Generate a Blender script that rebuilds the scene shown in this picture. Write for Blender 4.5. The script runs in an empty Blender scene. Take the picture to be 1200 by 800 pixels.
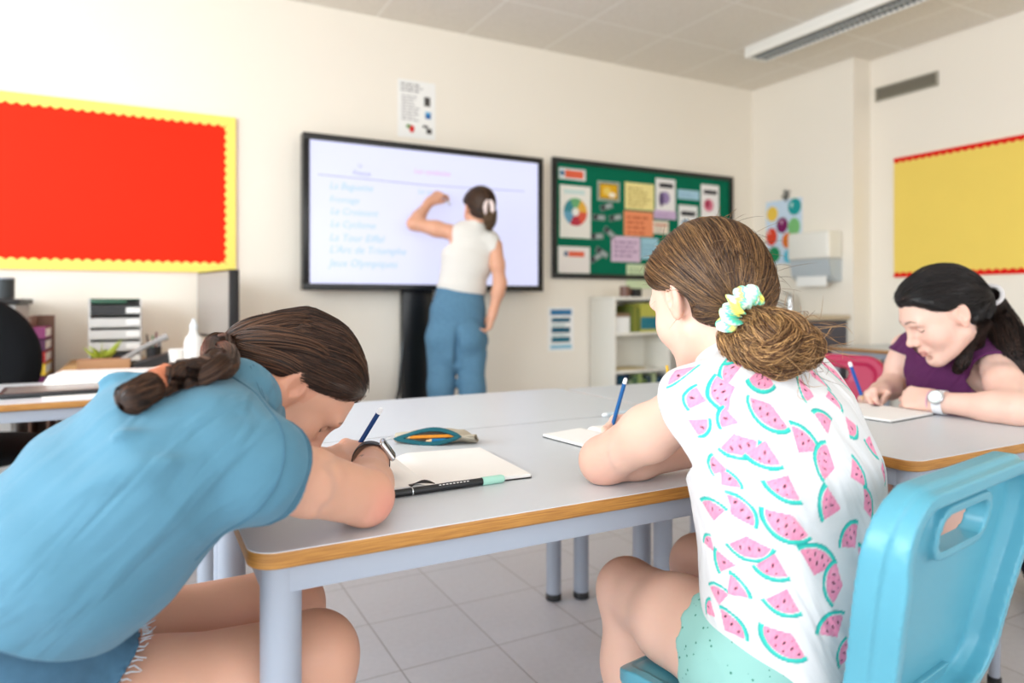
import bpy, bmesh, math, random, os
import numpy as np
from mathutils import Vector, Matrix
S = bpy.context.scene
COL = S.collection
rng = np.random.default_rng(7)
random.seed(7)
PI = math.pi

# ------------------------------------------------------------------ camera frame
F_PX, CX, CY, CAMH = 815.0, 600.0, 352.0, 1.0
YAW = math.radians(28.11)
FWD = np.array([math.sin(YAW), math.cos(YAW), 0.0])
RGT = np.array([math.cos(YAW), -math.sin(YAW), 0.0])
UPV = np.array([0, 0, 1.0])

def at(x, y, d):
    """world point at photograph pixel (x, y) and depth d metres"""
    return np.array([0, 0, CAMH]) + d * (FWD + (x - CX) / F_PX * RGT + (CY - y) / F_PX * UPV)

def at_z(x, y, z):
    return at(x, y, F_PX * (CAMH - z) / (y - CY))

def at_y(x, y, Y):
    u = (x - CX) / F_PX
    return at(x, y, Y / (FWD[1] + u * RGT[1]))

def at_x(x, y, X):
    u = (x - CX) / F_PX
    return at(x, y, X / (FWD[0] + u * RGT[0]))

# ------------------------------------------------------------------ materials
def lin(c):
    return tuple((v / 12.92 if v <= 0.04045 else ((v + 0.055) / 1.055) ** 2.4) for v in c)

def hexc(h):
    h = h.lstrip('#')
    return lin(tuple(int(h[i:i + 2], 16) / 255 for i in (0, 2, 4))) + (1.0,)

MATS = {}

class NT:
    def __init__(self, m):
        self.m = m
        m.use_nodes = True
        self.t = m.node_tree
        self.b = self.t.nodes['Principled BSDF']
    def n(self, typ, **kw):
        nd = self.t.nodes.new(typ)
        for k, v in kw.items():
            if k.startswith('i_'):
                nd.inputs[int(k[2:])].default_value = v
            else:
                setattr(nd, k, v)
        return nd
    def l(self, a, b):
        self.t.links.new(a, b)
    def math(self, op, a, b=None, c=None, clamp=False):
        nd = self.t.nodes.new('ShaderNodeMath'); nd.operation = op; nd.use_clamp = clamp
        for i, v in enumerate((a, b, c)):
            if v is None: continue
            if isinstance(v, (int, float)): nd.inputs[i].default_value = v
            else: self.l(v, nd.inputs[i])
        return nd.outputs[0]
    def mix(self, fac, a, b, blend='MIX'):
        nd = self.t.nodes.new('ShaderNodeMix'); nd.data_type = 'RGBA'; nd.blend_type = blend
        for sock, v in ((nd.inputs[0], fac), (nd.inputs[6], a), (nd.inputs[7], b)):
            if isinstance(v, (int, float, tuple)): sock.default_value = v
            else: self.l(v, sock)
        return nd.outputs[2]

def mat(name, col, rough=0.5, spec=0.5, metal=0.0, var=0.0, vscale=8.0, bump=0.0, bscale=60.0, coat=0.0,
        sss=0.0, trans=0.0, emit=None, estr=1.0, sheen=0.0, stretch=None, wrinkle=None):
    if name in MATS: return MATS[name]
    m = bpy.data.materials.new(name); MATS[name] = m
    N = NT(m); b = N.b
    c = hexc(col) if isinstance(col, str) else col
    b.inputs['Base Color'].default_value = c
    b.inputs['Roughness'].default_value = rough
    b.inputs['Specular IOR Level'].default_value = spec
    b.inputs['Metallic'].default_value = metal
    if coat: b.inputs['Coat Weight'].default_value = coat
    if sheen: b.inputs['Sheen Weight'].default_value = sheen
    if sss:
        b.inputs['Subsurface Weight'].default_value = sss
        b.inputs['Subsurface Radius'].default_value = (0.012, 0.005, 0.003)
        b.inputs['Subsurface Scale'].default_value = 1.0
    if trans: b.inputs['Transmission Weight'].default_value = trans
    if emit:
        b.inputs['Emission Color'].default_value = hexc(emit); b.inputs['Emission Strength'].default_value = estr
    tc = N.n('ShaderNodeTexCoord')
    src = tc.outputs['Object']
    if stretch:
        mp = N.n('ShaderNodeMapping'); mp.inputs['Scale'].default_value = stretch
        N.l(src, mp.inputs[0]); src = mp.outputs[0]
    if var:
        nz = N.n('ShaderNodeTexNoise'); nz.inputs['Scale'].default_value = vscale; nz.inputs['Detail'].default_value = 4
        N.l(src, nz.inputs['Vector'])
        f = N.math('MULTIPLY_ADD', nz.outputs['Fac'], 2 * var, 1 - var)
        hs = N.n('ShaderNodeHueSaturation'); hs.inputs['Color'].default_value = c
        N.l(f, hs.inputs['Value']); N.l(hs.outputs[0], b.inputs['Base Color'])
    if bump:
        nz = N.n('ShaderNodeTexNoise'); nz.inputs['Scale'].default_value = bscale; nz.inputs['Detail'].default_value = 3
        N.l(src, nz.inputs['Vector'])
        bp = N.n('ShaderNodeBump'); bp.inputs['Strength'].default_value = bump; bp.inputs['Distance'].default_value = 0.002
        N.l(nz.outputs['Fac'], bp.inputs['Height']); N.l(bp.outputs[0], b.inputs['Normal'])
        if wrinkle:
            wrinkle_nodes(N, tc, bp, *wrinkle)
    return m

def wrinkle_nodes(N, tc, bp, rot, scale, strength, dist):
    """long soft creases of cloth as bump under the weave"""
    m1 = N.n('ShaderNodeMapping'); m1.inputs['Rotation'].default_value = rot; N.l(tc.outputs['Object'], m1.inputs[0])
    m2 = N.n('ShaderNodeMapping'); m2.inputs['Scale'].default_value = scale; N.l(m1.outputs[0], m2.inputs[0])
    w = N.n('ShaderNodeTexNoise'); w.inputs['Scale'].default_value = 1.0; w.inputs['Detail'].default_value = 2.5; w.inputs['Distortion'].default_value = .6; N.l(m2.outputs[0], w.inputs['Vector'])
    b2 = N.n('ShaderNodeBump'); b2.inputs['Strength'].default_value = strength; b2.inputs['Distance'].default_value = dist
    N.l(w.outputs['Fac'], b2.inputs['Height']); N.l(b2.outputs[0], bp.inputs['Normal'])

def attr_mat(name, attr='Col', rough=0.5, spec=0.4, sss=0.0, bump=0.0, bscale=300, sheen=0.0, aniso=0.0, var=0.0, vscale=40, wrinkle=None):
    if name in MATS: return MATS[name]
    m = bpy.data.materials.new(name); MATS[name] = m
    N = NT(m); b = N.b
    a = N.n('ShaderNodeAttribute'); a.attribute_name = attr
    out = a.outputs['Color']
    tc = N.n('ShaderNodeTexCoord')
    if var:
        nz = N.n('ShaderNodeTexNoise'); nz.inputs['Scale'].default_value = vscale; nz.inputs['Detail'].default_value = 4
        N.l(tc.outputs['Object'], nz.inputs['Vector'])
        f = N.math('MULTIPLY_ADD', nz.outputs['Fac'], 2 * var, 1 - var)
        hs = N.n('ShaderNodeHueSaturation'); N.l(out, hs.inputs['Color']); N.l(f, hs.inputs['Value']); out = hs.outputs[0]
    N.l(out, b.inputs['Base Color'])
    b.inputs['Roughness'].default_value = rough; b.inputs['Specular IOR Level'].default_value = spec
    if sss:
        b.inputs['Subsurface Weight'].default_value = sss
        b.inputs['Subsurface Radius'].default_value = (0.010, 0.004, 0.002); b.inputs['Subsurface Scale'].default_value = 1.0
    if sheen: b.inputs['Sheen Weight'].default_value = sheen
    if bump:
        nz = N.n('ShaderNodeTexNoise'); nz.inputs['Scale'].default_value = bscale
        N.l(tc.outputs['Object'], nz.inputs['Vector'])
        bp = N.n('ShaderNodeBump'); bp.inputs['Strength'].default_value = bump; bp.inputs['Distance'].default_value = 0.001
        N.l(nz.outputs['Fac'], bp.inputs['Height']); N.l(bp.outputs[0], b.inputs['Normal'])
        if wrinkle: wrinkle_nodes(N, tc, bp, *wrinkle)
    return m

# ------------------------------------------------------------------ objects
def tag(o, label=None, cat=None, group=None, kind=None):
    if label: o['label'] = label
    if cat: o['category'] = cat
    if group: o['group'] = group
    if kind: o['kind'] = kind
    return o

def empty(name, loc=(0, 0, 0), rz=0.0, label=None, cat=None, group=None):
    o = bpy.data.objects.new(name, None); COL.objects.link(o)
    o.empty_display_size = 0.05
    o.location = tuple(float(v) for v in loc); o.rotation_euler = (0, 0, rz)
    return tag(o, label, cat, group)

def link_mesh(name, me, m, parent=None, smooth=True):
    o = bpy.data.objects.new(name, me); COL.objects.link(o)
    if m is not None:
        for mm in (m if isinstance(m, (list, tuple)) else [m]): me.materials.append(mm)
    if parent is not None: o.parent = parent
    if smooth:
        me.shade_smooth()
    return o

def copy_tree(o, parent=None):
    c = o.copy(); COL.objects.link(c)
    if parent is not None: c.parent = parent
    for ch in list(o.children): copy_tree(ch, c)
    return c

class MB:
    """mesh builder: shapes collected into one bmesh"""
    def __init__(self):
        self.bm = bmesh.new()
        self.mi = 0
    def _fin(self, vs, M=None):
        if M is not None:
            for v in vs: v.co = M @ v.co
        fs = set(f for v in vs for f in v.link_faces)
        for f in fs: f.material_index = self.mi
        return self
    def box(self, lo, hi, bev=0.0, seg=2, M=None):
        lo = Vector([float(a) for a in lo]); hi = Vector([float(a) for a in hi])
        r = bmesh.ops.create_cube(self.bm, size=1.0)
        vs = r['verts']
        for v in vs:
            v.co = Vector((lo[i] + (v.co[i] + 0.5) * (hi[i] - lo[i]) for i in range(3)))
        if bev > 0:
            es = list(set(e for v in vs for e in v.link_edges))
            rb = bmesh.ops.bevel(self.bm, geom=es, offset=bev, segments=seg, affect='EDGES', profile=0.5)
            vs = list(set(rb['verts']) | set(v for f in rb['faces'] for v in f.verts))
            vs = self._isl(vs)
        return self._fin(vs, M)
    def _isl(self, vs):
        seen = set(vs); st = list(vs)
        while st:
            v = st.pop()
            for e in v.link_edges:
                w = e.other_vert(v)
                if w not in seen: seen.add(w); st.append(w)
        return list(seen)
    def cyl(self, a, b, r, r2=None, seg=24, caps=True):
        a = np.array(a, float); b = np.array(b, float)
        return self.tube([a, b], [r, r if r2 is None else r2], seg, caps)
    def tube(self, pts, rad, seg=10, caps=True, closed=False, sx=1.0, up=None):
        pts = [np.array(p, float) for p in pts]; n = len(pts)
        if not hasattr(rad, '__len__'): rad = [rad] * n
        t0 = pts[1] - pts[0]; t0 /= np.linalg.norm(t0)
        ref = np.array([0, 0, 1.0]) if up is None else np.array(up, float)
        if abs(t0 @ ref) > 0.95: ref = np.array([1.0, 0, 0])
        nrm = ref - t0 * (ref @ t0); nrm /= np.linalg.norm(nrm)
        rings = []
        for i in range(n):
            if closed: t = pts[(i + 1) % n] - pts[i - 1]
            else: t = pts[min(i + 1, n - 1)] - pts[max(i - 1, 0)]
            t = t / (np.linalg.norm(t) + 1e-12)
            nrm = nrm - t * (nrm @ t); nrm /= (np.linalg.norm(nrm) + 1e-12)
            bi = np.cross(t, nrm)
            rings.append([self.bm.verts.new(pts[i] + rad[i] * (math.cos(2 * PI * k / seg) * nrm + sx * math.sin(2 * PI * k / seg) * bi)) for k in range(seg)])
        fs = []
        for i in range(n if closed else n - 1):
            A, B = rings[i], rings[(i + 1) % n]
            for k in range(seg):
                fs.append(self.bm.faces.new((A[k], A[(k + 1) % seg], B[(k + 1) % seg], B[k])))
        if caps and not closed:
            fs.append(self.bm.faces.new(rings[0][::-1])); fs.append(self.bm.faces.new(rings[-1]))
        for f in fs: f.material_index = self.mi
        return self
    def lathe(self, prof, seg=24, org=(0, 0, 0), M=None):
        """prof: list of (r, z)"""
        rings = []
        for r, z in prof:
            rings.append([self.bm.verts.new((org[0] + max(r, 1e-5) * math.cos(2 * PI * k / seg), org[1] + max(r, 1e-5) * math.sin(2 * PI * k / seg), org[2] + z)) for k in range(seg)])
        fs = []
        for A, B in zip(rings, rings[1:]):
            for k in range(seg): fs.append(self.bm.faces.new((A[k], A[(k + 1) % seg], B[(k + 1) % seg], B[k])))
        fs.append(self.bm.faces.new(rings[0][::-1])); fs.append(self.bm.faces.new(rings[-1]))
        for f in fs: f.material_index = self.mi
        if M is not None:
            for R in rings:
                for v in R: v.co = M @ v.co
        return self
    def prism(self, poly, z0, z1, M=None, holes=None):
        """poly (x,y) outline extruded between z0 and z1 (convex or simple)"""
        lo = [self.bm.verts.new((p[0], p[1], z0)) for p in poly]
        hi = [self.bm.verts.new((p[0], p[1], z1)) for p in poly]
        n = len(poly)
        fs = [self.bm.faces.new(lo[::-1]), self.bm.faces.new(hi)]
        for i in range(n): fs.append(self.bm.faces.new((lo[i], lo[(i + 1) % n], hi[(i + 1) % n], hi[i])))
        for f in fs: f.material_index = self.mi
        if M is not None:
            for v in lo + hi: v.co = M @ v.co
        return self
    def grid(self, fn, nu, nv, closed_u=False):
        vs = [[self.bm.verts.new(fn(i / (nu if closed_u else nu - 1), j / (nv - 1))) for j in range(nv)] for i in range(nu)]
        for i in range(nu if closed_u else nu - 1):
            for j in range(nv - 1):
                f = self.bm.faces.new((vs[i][j], vs[(i + 1) % nu][j], vs[(i + 1) % nu][j + 1], vs[i][j + 1]))
                f.material_index = self.mi
        return self
    def ball(self, c, r, seg=16, M=None):
        rr = r if hasattr(r, '__len__') else (r, r, r)
        q = bmesh.ops.create_uvsphere(self.bm, u_segments=seg, v_segments=max(6, seg // 2), radius=1.0)
        for v in q['verts']:
            p = Vector((v.co[0] * rr[0], v.co[1] * rr[1], v.co[2] * rr[2]))
            if M is not None: p = M @ p
            v.co = Vector(tuple(float(x) for x in c)) + p
        return self._fin(q['verts'])
    def build(self, name, m, parent=None, smooth=True, auto=0.6):
        bmesh.ops.recalc_face_normals(self.bm, faces=self.bm.faces[:])
        me = bpy.data.meshes.new(name)
        self.bm.to_mesh(me); self.bm.free()
        o = link_mesh(name, me, m, parent, smooth)
        if smooth and auto:
            try: me.set_sharp_from_angle(angle=auto)
            except Exception: pass
        return o

def rrect(x0, y0, x1, y1, r, seg=6):
    out = []
    for cx, cy, a0 in ((x1 - r, y0 + r, -PI / 2), (x1 - r, y1 - r, 0), (x0 + r, y1 - r, PI / 2), (x0 + r, y0 + r, PI)):
        for k in range(seg + 1):
            a = a0 + PI / 2 * k / seg
            out.append((cx + r * math.cos(a), cy + r * math.sin(a)))
    return out

def text_mesh(name, body, size, m, parent, loc, rot, align='CENTER', ext=0.0004, shear=0.0, bold=0.0, sx=1.0):
    cu = bpy.data.curves.new(name, 'FONT'); cu.body = body; cu.size = size; cu.align_x = align; cu.align_y = 'CENTER'
    cu.extrude = ext; cu.shear = shear; cu.offset = bold; cu.resolution_u = 3
    o = bpy.data.objects.new(name, cu); COL.objects.link(o)
    dg = bpy.context.evaluated_depsgraph_get(); dg.update()
    me = bpy.data.meshes.new_from_object(o.evaluated_get(dg))
    bpy.data.objects.remove(o)
    me.materials.clear()
    me.transform(Matrix.Translation(loc) @ Matrix(rot).to_4x4() @ Matrix.Diagonal((sx, 1, 1, 1)))
    return link_mesh(name, me, m, parent, smooth=False)

ROT_BACK = ((1, 0, 0), (0, 0, -1), (0, 1, 0))      # text x -> +X, y -> +Z, faces -Y
ROT_RIGHT = ((0, 0, -1), (-1, 0, 0), (0, 1, 0))    # text x -> -Y, y -> +Z, faces -X

# ------------------------------------------------------------------ implicit surfaces
def V3(*a): return np.array(a, float)
def nrmz(v):
    v = np.array(v, float); return v / np.linalg.norm(v)

def frame(y, z):
    """rotation whose columns are x, y, z local axes: y exact, z approx"""
    y = nrmz(y); z = np.array(z, float); z = nrmz(z - y * (z @ y)); x = np.cross(y, z)
    return np.stack([x, y, z], 1)

def smin(a, b, k):
    if k <= 0: return np.minimum(a, b)
    h = np.maximum(k - np.abs(a - b), 0) / k
    return np.minimum(a, b) - h * h * (k * 0.25)

class Field:
    def __init__(self):
        self.ops = []
    def add(self, fn, lo, hi, mode='u', k=0.02):
        self.ops.append((fn, np.array(lo, float) - k - 0.012, np.array(hi, float) + k + 0.012, mode, k))
    def cap(self, a, b, ra, rb=None, k=0.02, mode='u'):
        a = np.array(a, float); b = np.array(b, float); rb = ra if rb is None else rb
        ab = b - a; L2 = max(float(ab @ ab), 1e-12)
        def fn(x, y, z):
            px, py, pz = x - a[0], y - a[1], z - a[2]
            t = np.clip((px * ab[0] + py * ab[1] + pz * ab[2]) / L2, 0, 1)
            return np.sqrt((px - t * ab[0]) ** 2 + (py - t * ab[1]) ** 2 + (pz - t * ab[2]) ** 2) - (ra + (rb - ra) * t)
        R = max(ra, rb)
        self.add(fn, np.minimum(a, b) - R, np.maximum(a, b) + R, mode, k)
    def chain(self, pts, rad, k=0.02, mode='u'):
        for i in range(len(pts) - 1): self.cap(pts[i], pts[i + 1], rad[i], rad[i + 1], k, mode)
    def ell(self, c, r, R=None, k=0.02, mode='u'):
        c = np.array(c, float); r = np.array(r, float); R = np.eye(3) if R is None else np.array(R, float)
        def fn(x, y, z):
            px, py, pz = x - c[0], y - c[1], z - c[2]
            q = [(px * R[0, i] + py * R[1, i] + pz * R[2, i]) for i in range(3)]
            k0 = np.sqrt((q[0] / r[0]) ** 2 + (q[1] / r[1]) ** 2 + (q[2] / r[2]) ** 2)
            k1 = np.sqrt((q[0] / r[0] ** 2) ** 2 + (q[1] / r[1] ** 2) ** 2 + (q[2] / r[2] ** 2) ** 2)
            return k0 * (k0 - 1) / np.maximum(k1, 1e-6)
        e = np.sqrt(((R * r[None, :]) ** 2).sum(1))
        self.add(fn, c - e, c + e, mode, k)
    def loft(self, secs, k=0.03, mode='u'):
        """secs: (centre, right-vector, rx, ry): elliptical sections"""
        for (c0, r0, a0, b0), (c1, r1, a1, b1) in zip(secs, secs[1:]):
            self._seg(np.array(c0, float), nrmz(r0), a0, b0, np.array(c1, float), nrmz(r1), a1, b1, k, mode)
    def _seg(self, c0, r0, a0, b0, c1, r1, a1, b1, k, mode):
        ax = c1 - c0; L = np.linalg.norm(ax); ax = ax / L
        def fn(x, y, z):
            px, py, pz = x - c0[0], y - c0[1], z - c0[2]
            s = px * ax[0] + py * ax[1] + pz * ax[2]
            t = np.clip(s / L, 0, 1); h = s - t * L
            r = r0[:, None] + (r1 - r0)[:, None] * 0.5
            rv = (r0 + r1) / 2; rv = rv - ax * (rv @ ax); rv = rv / np.linalg.norm(rv); fv = np.cross(ax, rv)
            u = px * rv[0] + py * rv[1] + pz * rv[2]; v = px * fv[0] + py * fv[1] + pz * fv[2]
            rx = a0 + (a1 - a0) * t; ry = b0 + (b1 - b0) * t; rz = np.minimum(rx, ry)
            k0 = np.sqrt((u / rx) ** 2 + (v / ry) ** 2 + (h / rz) ** 2)
            k1 = np.sqrt((u / rx ** 2) ** 2 + (v / ry ** 2) ** 2 + (h / rz ** 2) ** 2)
            return k0 * (k0 - 1) / np.maximum(k1, 1e-6)
        R = max(a0, b0, a1, b1)
        self.add(fn, np.minimum(c0, c1) - R, np.maximum(c0, c1) + R, mode, k)
    def plane(self, p, n, k=0.0):
        """cut away the side n points to"""
        p = np.array(p, float); n = nrmz(n)
        self.ops.append((lambda x, y, z: (x - p[0]) * n[0] + (y - p[1]) * n[1] + (z - p[2]) * n[2], None, None, 'i', k))
    def disp(self, fn, lo=None, hi=None):
        self.ops.append((fn, None if lo is None else np.array(lo, float), None if hi is None else np.array(hi, float), 'd', 0))
    def shell(self, th):
        self.ops.append((None, None, None, 's', th))
    def bounds(self):
        us = [o for o in self.ops if o[3] == 'u']
        return np.min([o[1] for o in us], 0), np.max([o[2] for o in us], 0)
    def eval(self, lo, hi, h):
        n = [int(math.ceil((hi[i] - lo[i]) / h)) + 1 for i in range(3)]
        ax = [(lo[i] + h * np.arange(n[i])).astype(np.float32) for i in range(3)]
        D = np.full(n, 1.0, np.float32)
        for fn, bl, bh, mode, k in self.ops:
            if mode == 's':
                D = np.maximum(D, -(D + k)); continue
            if bl is None: sl = [slice(0, n[i]) for i in range(3)]
            else:
                sl = []
                for i in range(3):
                    a = max(0, int(math.floor((bl[i] - lo[i]) / h))); b = min(n[i], int(math.ceil((bh[i] - lo[i]) / h)) + 1)
                    sl.append(slice(a, b))
                if any(s.stop <= s.start for s in sl): continue
            sl = tuple(sl)
            x = ax[0][sl[0]][:, None, None]; y = ax[1][sl[1]][None, :, None]; z = ax[2][sl[2]][None, None, :]
            d = np.asarray(fn(x, y, z), np.float32)
            B = D[sl]
            if mode == 'u': D[sl] = smin(B, d, k)
            elif mode == 'm': D[sl] = -smin(-B, d, k)        # subtract
            elif mode == 'i': D[sl] = -smin(-B, -d, k)       # intersect
            elif mode == 'd': D[sl] = B + d
        return D
    def sample(self, P):
        """field at points (N,3)"""
        x, y, z = (P[:, i].astype(np.float32) for i in range(3))
        D = np.full(len(P), 1.0, np.float32)
        for fn, bl, bh, mode, k in self.ops:
            if mode == 's': D = np.maximum(D, -(D + k)); continue
            d = np.asarray(fn(x, y, z), np.float32)
            if mode == 'u': D = smin(D, d, k)
            elif mode == 'm': D = -smin(-D, d, k)
            elif mode == 'i': D = -smin(-D, -d, k)
            elif mode == 'd': D = D + d
        return D
    def grad(self, P, e=0.002):
        g = np.stack([self.sample(P + e * np.eye(3)[i]) - self.sample(P - e * np.eye(3)[i]) for i in range(3)], 1)
        return g / (np.linalg.norm(g, axis=1, keepdims=True) + 1e-9)
    def mesh(self, h, lo=None, hi=None):
        l, u = self.bounds()
        lo = l if lo is None else np.maximum(l, lo); hi = u if hi is None else np.minimum(u, hi)
        lo = lo - h; hi = hi + h
        return surface_nets(self.eval(lo, hi, h), lo, h)

def surface_nets(D, org, h):
    s = D < 0
    n = np.array(D.shape) - 1
    c = np.zeros(n, np.int8)
    for i in (0, 1):
        for j in (0, 1):
            for k in (0, 1):
                c += s[i:n[0] + i, j:n[1] + j, k:n[2] + k]
    act = (c > 0) & (c < 8)
    I = np.argwhere(act)
    idx = np.full(n, -1, np.int32); idx[act] = np.arange(len(I))
    acc = np.zeros((len(I), 3)); cnt = np.zeros(len(I))
    for axis in range(3):
        o = [i for i in range(3) if i != axis]
        for a in (0, 1):
            for b in (0, 1):
                off = np.zeros(3, int); off[o[0]] = a; off[o[1]] = b
                off2 = off.copy(); off2[axis] = 1
                p, q = I + off, I + off2
                d0 = D[p[:, 0], p[:, 1], p[:, 2]]; d1 = D[q[:, 0], q[:, 1], q[:, 2]]
                m = (d0 < 0) != (d1 < 0)
                t = np.where(m, d0 / np.where(m, d0 - d1, 1), 0)
                v = np.repeat(off[None].astype(float), len(I), 0); v[:, axis] = t
                acc[m] += v[m]; cnt[m] += 1
    V = org + h * (I + acc / cnt[:, None])
    faces = []
    for axis in range(3):
        o = [i for i in range(3) if i != axis]
        sl0 = [slice(1, -1)] * 3; sl1 = [slice(1, -1)] * 3
        sl0[axis] = slice(0, -1); sl1[axis] = slice(1, None)
        e = s[tuple(sl0)] != s[tuple(sl1)]
        E = np.argwhere(e)
        for i in o: E[:, i] += 1
        ins = s[E[:, 0], E[:, 1], E[:, 2]]
        q = []
        for a, b in ((-1, -1), (0, -1), (0, 0), (-1, 0)):
            T = E.copy(); T[:, o[0]] += a; T[:, o[1]] += b
            q.append(idx[T[:, 0], T[:, 1], T[:, 2]])
        q = np.stack(q, 1)
        flip = ins if axis != 1 else ~ins
        q[~flip] = q[~flip][:, ::-1]
        faces.append(q)
    Fq = np.concatenate(faces); Fq = Fq[(Fq >= 0).all(1)]
    return V, Fq

def np_mesh(name, V, Fq, col=None, uv=None, attrs=None):
    me = bpy.data.meshes.new(name)
    nf, fs = len(Fq), Fq.shape[1]
    me.vertices.add(len(V)); me.vertices.foreach_set('co', np.asarray(V, np.float32).ravel())
    me.loops.add(nf * fs); me.loops.foreach_set('vertex_index', np.asarray(Fq, np.int32).ravel())
    me.polygons.add(nf); me.polygons.foreach_set('loop_start', np.arange(0, nf * fs, fs, dtype=np.int32))
    me.update(calc_edges=True); me.validate()
    if col is not None:
        a = me.color_attributes.new('Col', 'FLOAT_COLOR', 'POINT')
        c = np.ones((len(V), 4), np.float32); c[:, :3] = col
        a.data.foreach_set('color', c.ravel())
    for nm, arr in (attrs or {}).items():
        a = me.attributes.new(nm, 'FLOAT_VECTOR', 'POINT'); a.data.foreach_set('vector', np.asarray(arr, np.float32).ravel())
    return me

def join_nets(parts):
    Vs, Fs, o = [], [], 0
    for V, Fq in parts:
        Vs.append(V); Fs.append(Fq + o); o += len(V)
    return np.concatenate(Vs), np.concatenate(Fs)

def hnoise(P, f, seed=0):
    """cheap smooth pseudo noise in -1..1 at points"""
    r = np.random.default_rng(seed); out = 0
    for i in range(5):
        d = r.normal(size=3); d /= np.linalg.norm(d)
        out = out + np.sin((P @ d) * f * (0.7 + 0.25 * i) + r.uniform(0, 6.28))
    return out / 2.6

def smooth_curve(pts, n):
    """Catmull-Rom through pts"""
    P = np.array(pts, float); P = np.vstack([2 * P[0] - P[1], P, 2 * P[-1] - P[-2]])
    m = len(P) - 3; out = []
    for s in np.linspace(0, m - 1e-9, n):
        i = int(s); t = s - i; a, b, c, d = P[i:i + 4]
        out.append(0.5 * (2 * b + (c - a) * t + (2 * a - 5 * b + 4 * c - d) * t * t + (3 * b - a - 3 * c + d) * t ** 3))
    return np.array(out)

def strands_mesh(name, paths, rad, cols, m, parent, taper=True):
    """paths (N,S,3) -> one mesh of thin three-sided tubes"""
    N, Sg, _ = paths.shape
    T = np.gradient(paths, axis=1); T /= np.linalg.norm(T, axis=2, keepdims=True) + 1e-9
    ref = np.where(np.abs(T[..., 2:3]) > 0.9, np.array([1.0, 0, 0]), np.array([0, 0, 1.0]))
    A = np.cross(T, ref); A /= np.linalg.norm(A, axis=2, keepdims=True) + 1e-9
    B = np.cross(T, A)
    w = np.ones(Sg)
    if taper: w = np.minimum(1, np.linspace(0.35, 3, Sg)) * np.minimum(1, np.linspace(3, 0.3, Sg))
    rr = np.asarray(rad).reshape(-1, 1) * w[None]
    V = []
    for k in range(3):
        a = 2 * PI * k / 3
        V.append(paths + rr[..., None] * (math.cos(a) * A + math.sin(a) * B))
    V = np.stack(V, 2)                                # N,S,3,3
    idx = np.arange(N * Sg * 3).reshape(N, Sg, 3)
    f = []
    for k in range(3):
        k2 = (k + 1) % 3
        f.append(np.stack([idx[:, :-1, k], idx[:, :-1, k2], idx[:, 1:, k2], idx[:, 1:, k]], -1).reshape(-1, 4))
    C = np.repeat(np.asarray(cols), Sg * 3, 0)
    me = np_mesh(name, V.reshape(-1, 3), np.concatenate(f), C)
    return link_mesh(name, me, m, parent)
# ================================================================== camera
cam_d = bpy.data.cameras.new('camera'); cam = bpy.data.objects.new('camera', cam_d); COL.objects.link(cam)
cam.location = (0, 0, CAMH); cam.rotation_euler = (PI / 2, 0, -YAW)
cam_d.sensor_width = 36.0; cam_d.lens = F_PX / 1200.0 * 36.0
cam_d.shift_y = (CY - 400.0) / 1200.0 * 1.0
cam_d.clip_start = 0.05; cam_d.clip_end = 60
cam_d.dof.use_dof = True; cam_d.dof.focus_distance = 1.12; cam_d.dof.aperture_fstop = 2.6; cam_d.dof.aperture_blades = 0
S.camera = cam
S.view_settings.view_transform = 'Standard'; S.view_settings.look = 'None'
S.view_settings.exposure = 0.22; S.view_settings.gamma = 1.0; S.view_settings.use_curve_mapping = False
S.cycles.use_denoising = True
S.cycles.max_bounces = 8; S.cycles.diffuse_bounces = 5; S.cycles.glossy_bounces = 3; S.cycles.transmission_bounces = 6
S.cycles.sample_clamp_indirect = 6.0; S.cycles.caustics_reflective = False; S.cycles.caustics_refractive = False

# ================================================================== world and daylight
W = bpy.data.worlds.new('daylight_sky'); S.world = W; W.use_nodes = True
wt = W.node_tree; bg = wt.nodes['Background']
sky = wt.nodes.new('ShaderNodeTexSky'); sky.sky_type = 'NISHITA'; sky.sun_disc = False; sky.sun_elevation = math.radians(50); sky.sun_rotation = 2.0
wt.links.new(sky.outputs[0], bg.inputs[0]); bg.inputs[1].default_value = 0.22

RX0, RX1, RY0, RY1, RZ = -2.5, 4.72, -2.3, 4.2, 2.756
JOGX, JOGY = 4.53, 3.26

def window_light(name, loc, rot, sx, sy, power, col=(1, 1, 1)):
    d = bpy.data.lights.new(name, 'AREA'); d.shape = 'RECTANGLE'; d.size = sx; d.size_y = sy; d.energy = power; d.color = col
    o = bpy.data.objects.new(name, d); COL.objects.link(o); o.location = loc; o.rotation_euler = rot
    return o

# ================================================================== shell
M_wall = mat('wall_paint', '#f3ebde', 0.75, 0.2, var=0.02, vscale=1.5, bump=0.05, bscale=180)
M_wallr = M_wall
def struct(o, ): o['kind'] = 'structure'; return o

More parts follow.
